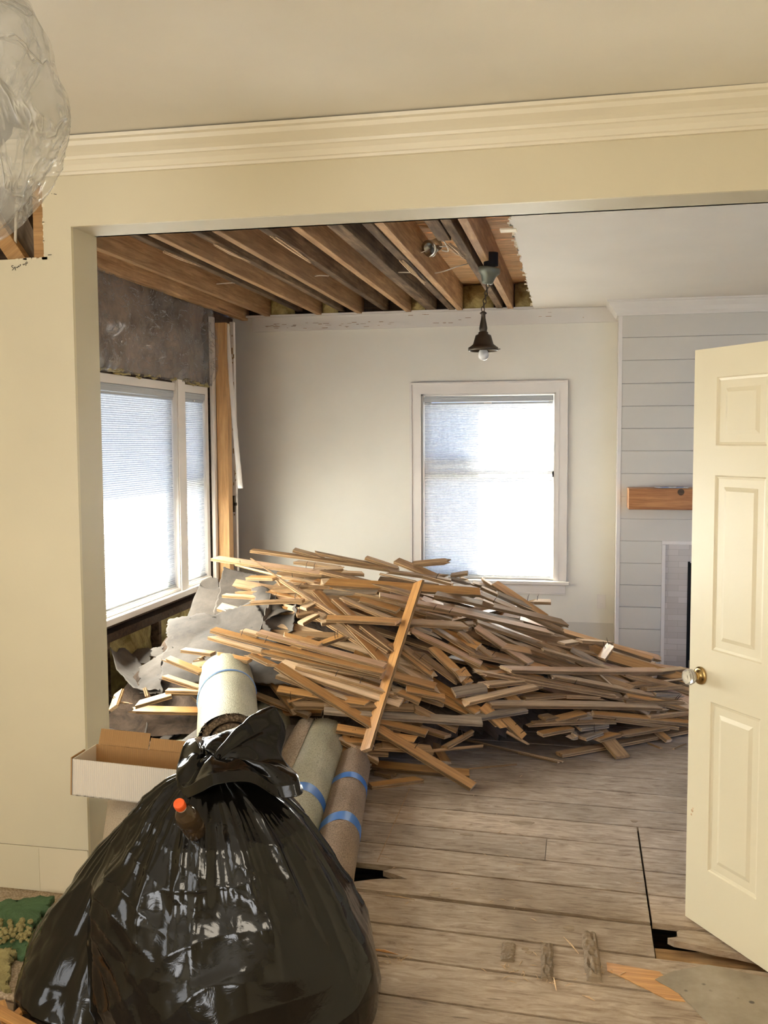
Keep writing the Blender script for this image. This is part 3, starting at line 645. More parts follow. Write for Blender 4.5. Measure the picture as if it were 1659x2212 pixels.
def blind(name, label, P, ux, L, z0, z1, nrm, group):
    """P: start corner (x,y), ux: unit direction along the head, nrm: direction into the room"""
    ux = Vector(ux); nr = Vector(nrm); base = Vector((P[0], P[1], 0)); mid = base+ux*L/2
    root = thing(name, label, 'blind', (mid.x, mid.y, z0), group)
    def bx(u0, u1, d0, d1, za, zb_, mb):
        m4 = Matrix((ux, nr, Vector((0, 0, 1)))).transposed().to_4x4(); mb.box((u0, d0, za), (u1, d1, zb_), mat=Matrix.Translation(base) @ m4)
    h = MB(); bx(.002, L-.002, -.012, .022, z1-.045, z1-.002, h); bx(.002, L-.002, .022, .026, z1-.020, z1-.012, h); h.build('head_rail', 'rail_grey', root, bevel=.002)
    h = MB(); bx(.004, L-.004, -.010, .014, z1-.064, z1-.050, h); h.build('upper_rail', 'rail_grey', root, bevel=.002)
    h = MB(); bx(.004, L-.004, -.010, .014, z0, z0+.014, h); h.build('bottom_rail', 'rail_grey', root, bevel=.002)
    h = MB(); bx(L*.47, L*.53, .014, .024, z1-.062, z1-.05, h); h.build('handle', 'white_trim', root, bevel=.002)
    nf = int((z1-z0-.075)/.0135); mb = MB(); vs = []
    for j in range(nf*2+1):
        z = z0+.012+(z1-z0-.075)*j/(nf*2); d = .0 if j % 2 else .008
        vs += [base+ux*.006+nr*d+Vector((0, 0, z)), base+ux*(L-.006)+nr*d+Vector((0, 0, z))]
    mb.add(vs, [(2*j, 2*j+1, 2*j+3, 2*j+2) for j in range(nf*2)]); mb.build('pleated_fabric', 'blind', root, fix=False)
blind('pleated_blind', 'white pleated blind lowered in the end wall window', (W1x0+.016, YB+.035), (1, 0, 0), W1x1-W1x0-.036, .618, 2.082, (0, -1, 0), None)
# side windows
w2 = bpy.data.objects.new('window_2', None); w2.location = (XL, 5.6, .63); col.objects.link(w2); struct(w2)
fr = MB()
fr.box((XL-.12, 3.98, .66), (XL-.01, 7.06, .70)).box((XL-.12, 3.98, 2.085), (XL+.0, 7.06, 2.14)).box((XL-.12, 3.98, .7), (XL-.01, 4.04, 2.1)).box((XL-.12, 7.02, .66), (XL-.005, 7.075, 2.14))
fr.build('frame', 'white_trim', w2, bevel=.002)
MB().box((XL-.12, 6.445, .66), (XL+.012, 6.60, 2.165)).box((XL+.012, 6.455, .66), (XL+.02, 6.53, 2.165)).build('mullion', 'white_trim', w2, bevel=.002)
MB().box((XL-.06, 3.95, .625), (XL+.045, 7.10, .668)).box((XL-.02, 3.98, .668), (XL+.01, 7.06, .69)).build('window_stool', 'white_trim', w2, bevel=.006)
def sashx(mb, y0, y1, z0, z1, x, r=.045, d=.03):
    mb.box((x-d, y0, z0), (x, y0+r, z1)).box((x-d, y1-r, z0), (x, y1, z1)).box((x-d, y0+r, z0), (x, y1-r, z0+r)).box((x-d, y0+r, z1-r), (x, y1-r, z1))
sx = MB(); sashx(sx, 4.04, 6.445, .70, 2.085, XL-.085, .05); sashx(sx, 6.60, 7.02, .70, 1.45, XL-.085, .04); sashx(sx, 6.60, 7.02, 1.40, 2.085, XL-.115, .05)
sx.build('sash', 'rail_grey', w2)
MB().box((XL-.102, 4.08, .74), (XL-.100, 6.40, 2.05)).box((XL-.102, 6.63, .74), (XL-.100, 6.99, 1.42)).box((XL-.132, 6.63, 1.44), (XL-.130, 6.99, 2.05)).build('glass', 'glass', w2)
blind('pleated_blind', 'wide white pleated blind glowing in the left window', (XL-.03, 4.045), (0, 1, 0), 6.44-4.045, .70, 2.083, (1, 0, 0), 'blinds of the left window')
blind('pleated_blind', 'narrow white pleated blind between the mullion and the corner post', (XL-.03, 6.605), (0, 1, 0), 7.018-6.605, .70, 2.083, (1, 0, 0), 'blinds of the left window')
# outdoors: porch roof over the side windows, added unseen fin shading part of the end window
tag(MB().box((-4.10, 3.0, 2.30), (XL-.16, 9.2, 2.42)).build('porch_roof', 'soffit'), 'porch roof outside over the left windows', 'roof')
tag(MB().box((-1.52, YB+.12, .2), (-1.29, YB+.50, 2.6)).build('added_shade_fin', 'shingle'), 'unseen added pilaster outside beside the end wall window', 'fin')
MB().box((-14, -12, -.6), (14, 26, -.5)).build('ground', 'shingle'); tag(bpy.data.objects['ground'], 'ground outside the house', 'ground')
bpy.data.objects['ground']['kind'] = 'structure'
# ================================================================== PILE OF FLOORING
ZR = [(-2.8, .66), (-2.4, .76), (-1.75, .90), (-1.35, .875), (-1.0, .83), (-.57, .74), (-.2, .58), (.1, .43), (.35, .31), (.6, .23), (1.0, .17), (1.6, .12)]
YFR = [(-2.8, 4.3), (-1.9, 4.55), (-1.0, 4.68), (-.5, 4.95), (-.1, 5.25), (.3, 5.5), (.6, 5.75), (1.2, 6.1)]
YRD = 6.35
def HP(x, y):
    zr = lerp(ZR, x); yf = lerp(YFR, x)
    if y > YRD: return max(0.02, zr*(1-0.75*min(1, (y-YRD)/1.1)))
    t = (y-yf)/(YRD-yf)
    return 0.0 if t <= 0 else zr*(1-(1-t)**1.95)
def hit(px, py, off):
    d = ray(px, py); best = None; prev = None
    for k in range(560):
        Y = 3.8+k*.006
        p = CAM+d*(Y/d.y); g = p.z-(HP(p.x, p.y)+off)
        if best is None or g < best[0]: best = (g, p)
        if g < 0: return p
    return best[1]
def lift(A, B, off, smin=.90):
    # slide a straight plank towards the viewer until the bulging heap no longer swallows its middle
    s = 1.0
    while s > smin:
        a, b = CAM+(A-CAM)*s, CAM+(B-CAM)*s
        if all((a.lerp(b, q)).z >= HP(a.lerp(b, q).x, a.lerp(b, q).y)+off for q in (.2, .35, .5, .65, .8)): break
        s -= .003
    return CAM+(A-CAM)*s, CAM+(B-CAM)*s
def plank_mesh(L, w, t, tone, endA=0, endB=0, bow=0.0, round_=False, seed=0):
    rg = random.Random(seed)
    if round_: prof = [(w/2*math.cos(a)*1.0, t/2+t*.9*math.sin(a)) for a in [math.pi*k/8 for k in range(9)]] + [(-w/2, -t/2), (w/2, -t/2)]
    else: prof = [(-w/2, -t/2), (-w/2, -t*.12), (-w/2+.006, -t*.12), (-w/2+.006, t*.12), (-w/2, t*.12), (-w/2, t/2-.001), (-w/2+.001, t/2), (w/2-.001, t/2), (w/2, t/2-.001), (w/2, t*.14), (w/2+.006, t*.14), (w/2+.006, -t*.14), (w/2, -t*.14), (w/2, -t/2)]
    n = len(prof); ns = 7; mb = MB(); lim = []
    for e, sgn in ((endA, -1), (endB, 1)):
        if e == 0: f = lambda a, b, s=sgn: 0
        elif e == 1:
            q = rg.uniform(-.6, .6); f = lambda a, b, q=q: q*a
        else:
            ph = rg.uniform(0, 9); am = rg.uniform(.03, .09)
            f = lambda a, b, ph=ph, am=am: -am*abs(math.sin(a/w*7+ph+b/t*1.3))
        lim.append(f)
    vs = []
    for i in range(ns+1):
        u = i/ns
        for a, b in prof:
            x0 = -L/2-lim[0](a, b); x1 = L/2+lim[1](a, b); x = x0+(x1-x0)*u
            vs.append(Vector((x, a, b+bow*(1-(2*u-1)**2))))
    mb.v = vs
    top = (6, ) if not round_ else tuple(range(8))
    for i in range(ns):
        for j in range(n):
            mb.f.append((i*n+j, i*n+(j+1) % n, (i+1)*n+(j+1) % n, (i+1)*n+j)); mb.m.append(0 if j in top else 1); mb.t.append(.5)
    mb.f += [tuple(range(n))[::-1], tuple(ns*n+j for j in range(n))]; mb.m += [2, 2]; mb.t += [.5, .5]
    return mb
TONE = {'h': ('honey', 'edge', 'pale'), 'p': ('pale', 'edge', 'pale'), 'k': ('pink', 'edge', 'pale'), 'b': ('brown', 'edge', 'edge'), 'g': ('grey', 'grey', 'pale')}
TW = {'h': 'honey-varnished', 'p': 'pale raw', 'k': 'pinkish raw', 'b': 'aged brown', 'g': 'dusty grey'}
PL = []       # (object, px centre, tone, length, slope, buried)
def place(A, B, tone, wpx=None, ends=None, w=None, rollz=None, nails=False, seed=0, buried=False):
    A, B = Vector(A), Vector(B); L = (B-A).length; x = (B-A)/L; mid = (A+B)/2
    rg = random.Random(seed*13+5)
    t = .019
    if wpx is not None:
        u = (mid-CAM).normalized(); dist = (mid-CAM).dot(FWD)
        ap = wpx*dist/FPX
        if w is None:
            w = .082 if ap > .055 else (.07 if ap > .03 else .058)
            if ap < .014: w, t = max(.010, ap), .008
            if ap > w*1.0: w = min(.115, ap*1.02)
        v = x.cross(u).normalized(); up_ = v.cross(x).normalized()
        cph = max(.12, min(1, max(.0, ap-t*.3)/w)); sph = math.sqrt(max(0, 1-cph*cph))
        best = None
        for s2 in (1, -1):
            wa = (v*cph + up_*sph*s2).normalized(); nn = x.cross(wa)
            if nn.z < 0: wa = -wa; nn = -nn
            if best is None or nn.z > best[0]: best = (nn.z, wa, nn)
        wa, nn = best[1], best[2]
    else:
        w = w or rg.choice((.058, .07, .082))
        nn = Vector((rg.uniform(-.35, .35), rg.uniform(-.7, .1), 1)); nn = (nn-x*nn.dot(x)).normalized(); wa = nn.cross(x)
    ends = ends or (rg.choice((0, 0, 1, 2)), rg.choice((0, 0, 1, 2)))
    o = plank_mesh(L, w, t, tone, ends[0], ends[1], rg.uniform(-.006, .008)*L, wpx and tone == 'g' and wpx < 0, seed).build('wood_plank', TONE[tone])
    o.matrix_world = Matrix.Translation(mid) @ Matrix((x, wa, nn)).transposed().to_4x4()
    o['group'] = 'pulled-up flooring planks in the pile'; o['category'] = 'plank'
    if nails:
        for k in range(rg.randint(1, 2)):
            q = Vector((rg.uniform(-.45, .45)*L, rg.uniform(-.3, .3)*w, .009)); mb = MB().tube([q, q+Vector((.004, .003, .028)), q+Vector((.012, .006, .045))], [.0018, .0018, .0009], 5)
            nl_ = mb.build('nail', 'nail'); nl_.parent = o
    a, b = proj(A), proj(B)
    if a[0] > b[0]: a, b = b, a
    PL.append(dict(o=o, c=((a[0]+b[0])/2, (a[1]+b[1])/2), tone=tone, L=L, a=a, b=b, buried=buried, w=wpx or 0)); return o
# --- buried and filling planks (they lie lower in the heap)
rg = random.Random(21)
for k in range(125):
    x = rg.uniform(-2.0, 1.2); yf = lerp(YFR, x); y = rg.uniform(yf+.25, 6.7)
    off = -rg.uniform(.02, .13); z = max(.02, HP(x, y)+off)
    L = rg.choice((.4, .6, .8, 1.1, 1.4, 1.7)); ang = rg.gauss(-.25, .38) if rg.random() < .8 else rg.uniform(-1.5, 1.5)
    dx, dy = math.cos(ang)*L/2, math.sin(ang)*L/2
    A = [x-dx, y-dy*.7]; B = [x+dx, y+dy*.7]
    for P in (A, B): P[0] = max(-2.6, min(2.4, P[0])); P[1] = max(4.9, min(7.35, P[1]))
    za = max(.015, (HP(*A)+off)*.7+z*.3); zb = max(.015, (HP(*B)+off)*.7+z*.3)
    place((A[0], A[1], za), (B[0], B[1], zb), rg.choice('hhhpbbbpk'), seed=500+k, buried=True)
# --- planks that show: end points read off the photograph, laid on the heap
G1 = (460, 1170, .2411); G2 = (820, 1180, .2411); G3 = (1130, 1380, .217); G4 = (230, 1330, .1402); G7 = (600, 1160, .2773); G8 = (980, 1240, .3074)
HERO = [
 (G1, [(345,80,1659,262,'b',30),(725,75,1010,150,'p',35),(890,95,1659,245,'b',22),(1370,145,1659,240,'b',30),(745,185,1120,235,'p',30),(800,255,1225,245,'p',30),(1160,280,1345,290,'p',30),(20,150,1000,290,'k',45),(640,320,930,375,'p',20),(320,325,560,330,'h',30),(640,345,840,380,'h',35),(200,210,960,400,'p',14)]),
 (G2, [(150,130,530,290,'b',60),(280,165,655,130,'b',45),(640,265,790,240,'b',30),(530,265,610,255,'b',25),(0,215,640,310,'b',25),(395,275,650,345,'p',20),(0,250,320,320,'p',15),(700,290,820,300,'p',25),(640,290,860,350,'g',25),(900,285,1010,360,'k',25),(1030,335,1480,640,'h',70),(1310,495,1535,500,'p',35),(830,330,1050,390,'p',30),(910,370,1659,720,'p',25),(900,430,1659,770,'b',40),(500,430,1659,690,'b',50),(1060,430,1390,560,'g',40),(925,490,1015,525,'p',25)]),
 (G1, [(535,415,1040,405,'b',22),(980,455,1515,455,'g',40),(1080,425,1659,540,'p',22),(1255,500,1659,620,'h',55)]),
 (G2, [(0,440,1600,790,'k',45),(360,560,740,625,'b',20),(870,680,1659,960,'b',35),(420,600,650,660,'b',25),(770,700,880,690,'b',40),(320,720,575,810,'g',35),(500,740,860,960,'b',40),(720,770,1020,1000,'b',45),(1100,900,1350,950,'h',60),(1370,830,1659,970,'b',35),(1460,920,1659,990,'p',30),(800,960,1300,1070,'b',35),(100,880,510,1180,'h',60),(200,900,480,1110,'b',50),(350,960,720,1230,'b',50),(470,910,800,1230,'h',75),(850,1150,1120,1130,'h',40),(850,720,1350,1050,'k',60),(260,750,910,1060,'k',50)]),
 (G1, [(930,450,1530,1080,'h',75),(1100,530,1270,690,'h',50),(1130,500,1659,720,'p',35),(610,340,1160,690,'p',35),(810,600,900,555,'p',50),(785,735,920,660,'p',45),(750,660,900,635,'b',35),(930,655,1020,680,'g',40),(970,735,1100,715,'p',30),(1230,750,1590,990,'b',50),(1350,760,1659,1000,'b',60),(770,850,960,900,'h',45),(940,930,1220,830,'h',45)]),
 (G3, [(560,20,850,40,'p',25),(380,50,520,30,'p',45),(240,40,760,160,'b',20),(480,100,780,260,'g',40),(200,110,960,330,'p',35),(780,200,890,50,'h',88),(1010,345,1659,520,'b',45),(1100,365,1600,300,'p',45),(930,480,1310,440,'b',45),(960,470,1600,400,'p',20),(0,380,960,560,'b',40),(0,400,1120,620,'b',25),(960,550,1659,700,'h',50),(0,500,250,450,'p',40),(0,590,400,560,'b',40),(410,570,830,590,'b',25),(1300,545,1659,560,'g',30),(1320,600,1659,620,'b',20),(200,350,1290,565,'p',45),(750,345,900,480,'p',20),(1240,780,1659,735,'p',30),(900,800,1520,880,'b',30),(0,850,900,820,'b',40),(500,890,830,850,'g',60),(190,790,340,760,'b',60),(310,810,600,740,'h',70),(500,800,660,770,'g',50),(170,950,480,890,'h',50),(430,980,540,960,'g',60),(590,990,760,930,'g',60),(730,1000,920,950,'h',60),(920,960,1420,880,'b',50),(640,740,1659,840,'h',50),(1000,620,1659,640,'b',25),(1200,500,1659,470,'b',25)]),
 (G8, [(0,620,120,780,'h',80),(360,690,1160,860,'b',25),(130,680,1160,860,'p',22),(210,780,480,750,'p',40),(0,835,230,800,'g',70),(200,930,380,1100,'h',75),(350,1010,490,1150,'h',60),(370,1110,540,1210,'b',15),(366,668,1440,680,'k',38),(45,910,570,790,'p',45),(40,1025,500,950,'g',50),(250,915,1500,935,'p',45)]),
 (G7, [(80,1290,290,1220,'h',40),(120,1310,1060,1330,'b',50),(1060,1330,1400,1500,'b',50),(360,1345,1590,1440,'g',60),(800,1440,1160,1530,'h',55),(460,1490,1100,1590,'h',60),(500,1580,840,1600,'h',60),(720,1620,1200,1660,'b',60),(700,1680,860,1690,'b',30),(480,1570,780,1740,'p',50),(470,1650,560,1700,'h',60),(1100,1680,1600,1630,'b',15),(1300,1640,1550,1500,'b',30),(870,1180,1110,1280,'h',50),(1000,1190,1300,1250,'h',50),(0,1190,700,1300,'h',60),(0,1080,600,1290,'p',40),(20,990,960,1300,'p',88),(150,1010,970,1250,'p',30),(900,1080,1300,1190,'h',60),(-250,900,-40,1000,'h',35)]),
 (G1, [(270,800,420,840,'p',40),(600,830,960,930,'h',45),(410,815,1540,1120,'k',55),(0,790,1530,1180,'h',50),(0,860,480,1000,'p',45),(450,990,1520,1215,'h',40),(520,1050,1350,1210,'p',15),(0,1010,330,1070,'h',40),(1020,690,1659,720,'h',50),(340,150,900,530,'p',8)]),
 (G4, [(820,610,1480,880,'h',90),(900,940,1420,1110,'p',70),(930,1160,1430,1170,'p',60),(1000,1210,1430,1205,'b',40),(480,1370,1000,1220,'p',85),(200,1180,110,1430,'p',100),(610,1160,650,1290,'b',40),(1180,530,1641,590,'h',60),(1430,660,1560,640,'p',40),(1300,1250,1430,1360,'p',20),(190,1330,430,1370,'b',20)]),
 (G7, [(-300,520,200,500,'b',22),(385,630,1455,690,'b',48),(330,350,1575,432,'h',66),(345,268,1060,450,'b',32)]),
]
n_ = 0
for g, ls in HERO:
    for (x0, y0, x1, y1, tn, wp) in ls:
        n_ += 1
        a = (g[0]+x0*g[2], g[1]+y0*g[2]); b = (g[0]+x1*g[2], g[1]+y1*g[2])
        off = .012+.0006*n_ if n_ < 150 else .05+.0009*(n_-150)
        off += .01*((n_*7) % 5)/5
        A, B = hit(a[0], a[1], off), hit(b[0], b[1], off)
        # keep depth variation between the ends sensible
        L2 = math.hypot(b[0]-a[0], b[1]-a[1]); dy = B.y-A.y
        lim = .9*L2/FPX*5.8 + .05
        if abs(dy) > lim:
            m_ = (A.y+B.y)/2; s2 = lim/2*(1 if dy > 0 else -1); A = at(a[0], a[1], m_-s2); B = at(b[0], b[1], m_+s2)
        A, B = lift(A, B, off-.015)
        dz = min(A.z, B.z)
        if dz < .014:
            k_ = (.014-dz); A.z += max(0, .014-A.z); B.z += max(0, .014-B.z)
        place(A, B, tn, wp*g[2], seed=n_, nails=(n_ % 6 == 0))
# hero planks lying on top of everything
def top_plank(a, b, ya, yb, tn, wpx, lab, ends=(0, 0), nails=False):
    A, B = lift(hit(a[0], a[1], ya), hit(b[0], b[1], yb), .06, .8)
    o = place(A, B, tn, wpx, ends=ends, seed=int(a[0]), nails=nails); PL[-1]['lab'] = lab; return o
top_plank((905, 1258), (790, 1622), .09, .07, 'h', 20, 'honey plank standing steeply over the pile, crossing all others')
def fl(px, py, z): return atz(px, py, z)
A, B = hit(600, 1438, .18), fl(1022, 1700, .02)
for k in range(60):
    if all((A.lerp(B, q)).z >= HP(A.lerp(B, q).x, A.lerp(B, q).y)+.115 for q in (.1, .25, .4, .5)): break
    A = CAM+(A-CAM)*.994
place(A, B, 'h', 19, ends=(0, 0), seed=901, nails=True); PL[-1]['lab'] = 'long honey plank sliding diagonally to the bare floor in front'
for (a, b, za, zb, tn, w_, lab) in (((1208, 1630), (1488, 1576), .02, .03, 'b', 11, 'long brown plank alone on the floor in front of the right stack'),
        ((790, 1650), (1014, 1672), .03, .012, 'h', 17, 'honey board flat on the floor under the diagonal plank'),
        ((932, 1596), (962, 1648), .05, .012, 'h', 21, 'short honey stub pointing down at the floor, mid pile front'),
        ((800, 1698), (905, 1684), .012, .012, 'h', 12, 'short honey piece on the floor beside the brown carpet roll'),
        ((815, 1668), (850, 1676), .012, .012, 'b', 10, 'small brown offcut on the floor behind the brown carpet roll'),
        ((921, 1578), (1215, 1646), .03, .006, 'p', 3.2, 'thin strip trailing from the pile onto the bare floor'),
        ((1012, 1661), (1116, 1651), .006, .006, 'b', 2, 'thin brown lath on the floor right of the diagonal plank'),
        ((1455, 1618), (1481, 1607), .006, .006, 'p', 2, 'tiny pale splinter on the floor close to the door edge'),
        ((1400, 1605), (1427, 1616), .006, .006, 'b', 2.4, 'tiny brown splinter on the floor below the long brown plank'),
        ((1120, 1380+1140*.217), (1206, 1380+1230*.217), .006, .006, 'p', 2.2, 'curved pale splinter on the floor left of the long brown plank')):
    place(fl(*a, za), fl(*b, zb), tn, w_, ends=(0, 1), seed=int(a[0]*3)); PL[-1]['lab'] = lab
# dark filler sheet added inside the heap, keeps gaps between planks dark
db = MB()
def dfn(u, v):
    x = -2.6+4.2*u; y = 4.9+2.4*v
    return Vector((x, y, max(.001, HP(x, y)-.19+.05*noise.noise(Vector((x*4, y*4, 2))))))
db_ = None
M['debris'] = insul('dark_gap_filler', (0.03, 0.018, 0.01), (0.17, 0.11, 0.07))
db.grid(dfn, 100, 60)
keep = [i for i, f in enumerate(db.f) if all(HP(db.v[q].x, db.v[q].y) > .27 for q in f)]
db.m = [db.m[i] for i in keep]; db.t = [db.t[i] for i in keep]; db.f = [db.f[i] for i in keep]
tag(db.build('debris', 'debris', smooth=True), 'dark filler sheet added under the plank pile to keep its gaps dark', 'debris', kind='stuff')

# ================================================================== FELT PAPER HEAP
def sheet(label, c, amp=.03, fr=4, curl=0.0, rag=.05, mat='felt', name='felt_sheet', group='torn grey felt underlay', nu=34, nv=26, th=.004, seed=0, fold=0, kind=None, parent=None, cat='felt sheet'):
    a, b, c_, d = [Vector(p) for p in c]       # a-b far edge, d-c near edge
    nrm = (b-a).cross(d-a).normalized()
    if nrm.z < 0: nrm = -nrm
    W_ = ((b-a).length+(c_-d).length)/2; H_ = ((d-a).length+(c_-b).length)/2
    def fn(u, v):
        r = rag
        uu = u; vv = v
        e = (noise.noise(Vector((v*7+seed, seed*3, 0)))+.7*noise.noise(Vector((v*31+seed, 3, 0))))*r/W_*.7
        e2 = (noise.noise(Vector((u*7+seed, seed*7, 4)))+.7*noise.noise(Vector((u*31+seed, 8, 0))))*r/H_*.7
        uu = u + e*(1-2*abs(u-.5) < .12)*(1 if True else 0); vv = v + e2*(1-2*abs(v-.5) < .12)
        p = a*(1-uu)*(1-vv)+b*uu*(1-vv)+c_*uu*vv+d*(1-uu)*vv
        n1 = noise.noise(Vector((p.x*fr, p.y*fr, p.z*fr+seed))); n2 = noise.noise(Vector((p.x*fr*3, p.y*fr*3, p.z*fr*3+seed)))
        dd = noise.voronoi(Vector((p.x*fr*.9+9, p.y*fr*.9, p.z*fr*.9+seed)))[0]
        q = amp*(.45*n1+.12*n2-1.5*(dd[0]-.45)) + curl*((2*uu-1)**2-.4) + fold*max(0, vv-.5)**2*4
        return p+nrm*q
    o = MB().grid(fn, nu, nv).build(name, mat, parent, smooth=True, solid=th)
    if parent is None: tag(o, label, cat, group, kind)
    return o
A_ = at
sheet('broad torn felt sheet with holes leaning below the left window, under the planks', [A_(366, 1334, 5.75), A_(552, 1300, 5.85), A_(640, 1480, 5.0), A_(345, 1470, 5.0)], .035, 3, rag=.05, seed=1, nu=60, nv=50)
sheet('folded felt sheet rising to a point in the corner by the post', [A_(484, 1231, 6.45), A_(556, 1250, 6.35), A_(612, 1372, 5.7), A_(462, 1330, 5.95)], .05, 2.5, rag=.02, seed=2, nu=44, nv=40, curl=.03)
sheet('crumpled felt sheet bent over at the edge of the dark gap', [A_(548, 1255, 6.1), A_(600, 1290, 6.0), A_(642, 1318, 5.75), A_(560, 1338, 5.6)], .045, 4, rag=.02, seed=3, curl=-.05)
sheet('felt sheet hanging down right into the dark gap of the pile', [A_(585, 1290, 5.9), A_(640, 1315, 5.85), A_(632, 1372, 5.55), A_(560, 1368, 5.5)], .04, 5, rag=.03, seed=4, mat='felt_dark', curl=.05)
# rolled cone of felt
tip, b0, b1 = A_(437, 1244, 6.3), A_(395, 1330, 5.9), A_(470, 1328, 5.85)
def cone(u, v):
    th = u*1.75*math.pi+1.1; ax0 = (A_(458, 1258, 6.35)); ax1 = (b0+b1)/2+Vector((0, .1, -.08)); c = ax0*(1-v)+ax1*v; r = .06+.10*v+.05*u*(1-v)
    rr = r*(1+.12*noise.noise(Vector((u*4, v*3, 5))))
    return c+Vector((math.cos(th)*rr, math.sin(th)*rr*.8, .35*rr*math.sin(th)))
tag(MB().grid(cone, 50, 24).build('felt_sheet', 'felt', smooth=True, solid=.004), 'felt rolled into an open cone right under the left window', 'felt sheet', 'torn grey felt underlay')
# bowl-shaped curled strip at the far left
def curlf(u, v):
    P = [A_(238, 1398, 5.35), A_(252, 1445, 5.15), A_(290, 1488, 5.0), A_(345, 1490, 5.0)]; Q = [A_(262, 1392, 5.7), A_(292, 1420, 5.6), A_(312, 1442, 5.5), A_(352, 1410, 5.5)]
    def ev(L_, t):
        s2 = t*(len(L_)-1); i = min(int(s2), len(L_)-2); f = s2-i; return L_[i]*(1-f)+L_[i+1]*f
    p = ev(P, u)*(1-v)+ev(Q, u)*v
    return p+Vector((0, 0, -.04*math.sin(math.pi*v)+.012*noise.noise(p*9)+(.014*noise.noise(p*26) if v in (0, 1) else 0)))
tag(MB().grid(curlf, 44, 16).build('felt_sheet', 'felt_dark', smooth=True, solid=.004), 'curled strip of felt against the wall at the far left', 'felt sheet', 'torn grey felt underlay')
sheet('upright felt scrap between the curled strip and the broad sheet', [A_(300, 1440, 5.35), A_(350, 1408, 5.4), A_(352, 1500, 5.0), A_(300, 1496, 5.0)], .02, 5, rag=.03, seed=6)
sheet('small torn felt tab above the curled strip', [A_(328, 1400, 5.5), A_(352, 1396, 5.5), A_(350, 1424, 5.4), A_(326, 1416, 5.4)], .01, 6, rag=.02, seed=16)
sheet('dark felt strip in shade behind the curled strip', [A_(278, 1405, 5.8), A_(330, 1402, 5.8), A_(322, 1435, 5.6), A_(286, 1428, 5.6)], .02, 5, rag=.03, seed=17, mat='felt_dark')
def fz(px, py, z): return atz(px, py, z)
sheet('wavy felt sheet on the floor right behind the wall corner', [fz(225, 1528, .12), fz(330, 1522, .20), fz(312, 1590, .12), fz(225, 1600, .06)], .035, 5, rag=.04, seed=7, curl=.02, mat='felt_lit')
sheet('torn felt piece arching over the sheet behind the wall corner', [fz(318, 1522, .17), fz(440, 1545, .10), fz(430, 1562, .08), fz(330, 1560, .11)], .03, 6, rag=.03, seed=8, mat='felt_lit')
sheet('long felt piece below the arched scrap, left of the rolls', [fz(300, 1570, .06), fz(410, 1560, .07), fz(330, 1645, .05), fz(245, 1640, .04)], .03, 4, rag=.03, seed=9, nu=44, mat='felt_lit')
sheet('narrow felt strip pointing at the left carpet roll', [fz(398, 1545, .13), fz(408, 1552, .13), fz(325, 1640, .10), fz(300, 1640, .10)], .012, 6, rag=.015, seed=10, mat='felt')
sheet('dusty felt sheet on the floor behind the arched scrap', [fz(320, 1500, .10), fz(440, 1500, .12), fz(440, 1545, .05), fz(350, 1535, .06)], .03, 4, rag=.03, seed=11, mat='felt')
sheet('yellow-green underlay strip between felt and black bag', [fz(425, 1560, .09), fz(445, 1572, .09), fz(395, 1665, .12), fz(325, 1650, .07)], .02, 5, rag=.02, seed=12, mat='yellowgreen', name='underlay_sheet', group=None, th=.012, cat='underlay')
sheet('dirty felt debris covering the floor behind the wall corner', [(-2.75, 5.9, .05), (-1.75, 5.7, .05), (-1.5, 4.3, .012), (-2.75, 3.7, .012)], .022, 3, rag=.02, seed=13, mat='felt_lit', nu=50, nv=50, name='felt_debris', group=None, cat='debris')
st_ = MB(); rgs = random.Random(4)
for k in range(150):
    p = fz(rgs.uniform(245, 330), rgs.uniform(1570, 1625), .07+rgs.uniform(0, .02)); q = p+Vector((rgs.uniform(-.05, .05), rgs.uniform(-.05, .05), rgs.uniform(-.008, .012))); st_.tube([p, (p+q)/2+Vector((0, 0, .004)), q], [.0015, .002, .001], 4)
tag(st_.build('wood_shavings', 'pink'), 'reddish wood shavings on the felt behind the wall corner', 'shavings', kind='stuff')

# ================================================================== WALL PARTS OF THE FAR ROOM
def bar(fn): pass
def barrier(u, v):
    y = 3.6+3.53*u; z = 2.15+.62*v
    n1 = noise.noise(Vector((y*2.2, z*3.5, 1))); n2 = noise.noise(Vector((y*7, z*8, 3)))
    sag = .05*math.sin(v*math.pi)+.04*abs(n1)
    dd = noise.voronoi(Vector((y*3+z*1.5, z*3-y*.8, 4)))[0]; w_ = abs(noise.noise(Vector((y*2.5+z*2, z*2.2-y*3.5, 8))))
    return Vector((XL+.02+sag-.05*(dd[0]-.4)+.02*n2-.06*w_, y, z-.02*math.sin(u*9)*(v > .95)))
tag(MB().grid(barrier, 110, 40).build('plastic_sheeting', 'barrier', smooth=True), 'crumpled clear plastic sheeting stapled above the left window', 'plastic sheeting')
tag(MB().grid(lambda u, v: Vector((XL-.05+.03*noise.noise(Vector((u*20, v*5, 2))), 3.5+3.6*u, 2.17+.79*v)), 60, 14).build('dark_insulation', 'dirty_wall', smooth=True), 'dark dusty insulation behind the plastic above the left window', 'insulation')
for k, (y0, y1) in enumerate(((3.6, 4.6), (4.66, 5.40), (5.46, 6.15), (6.21, 7.1))):
    o = MB().grid(lambda u, v, y0=y0, y1=y1: Vector((XL-.09+.07*math.sin(math.pi*u)*math.sin(math.pi*v)**.5+.02*noise.noise(Vector((u*5+y0*3, v*5, 2))), y0+(y1-y0)*u, .03+.50*v)), 24, 20).build('insulation_batt', 'insulation', smooth=True, solid=.02)
    tag(o, 'yellow insulation in the stud bay under the left window, ' + ['hidden behind the wall corner', 'nearest the wall corner', 'behind the curled felt', 'farthest bay'][k], 'insulation', 'insulation batts under the left window')
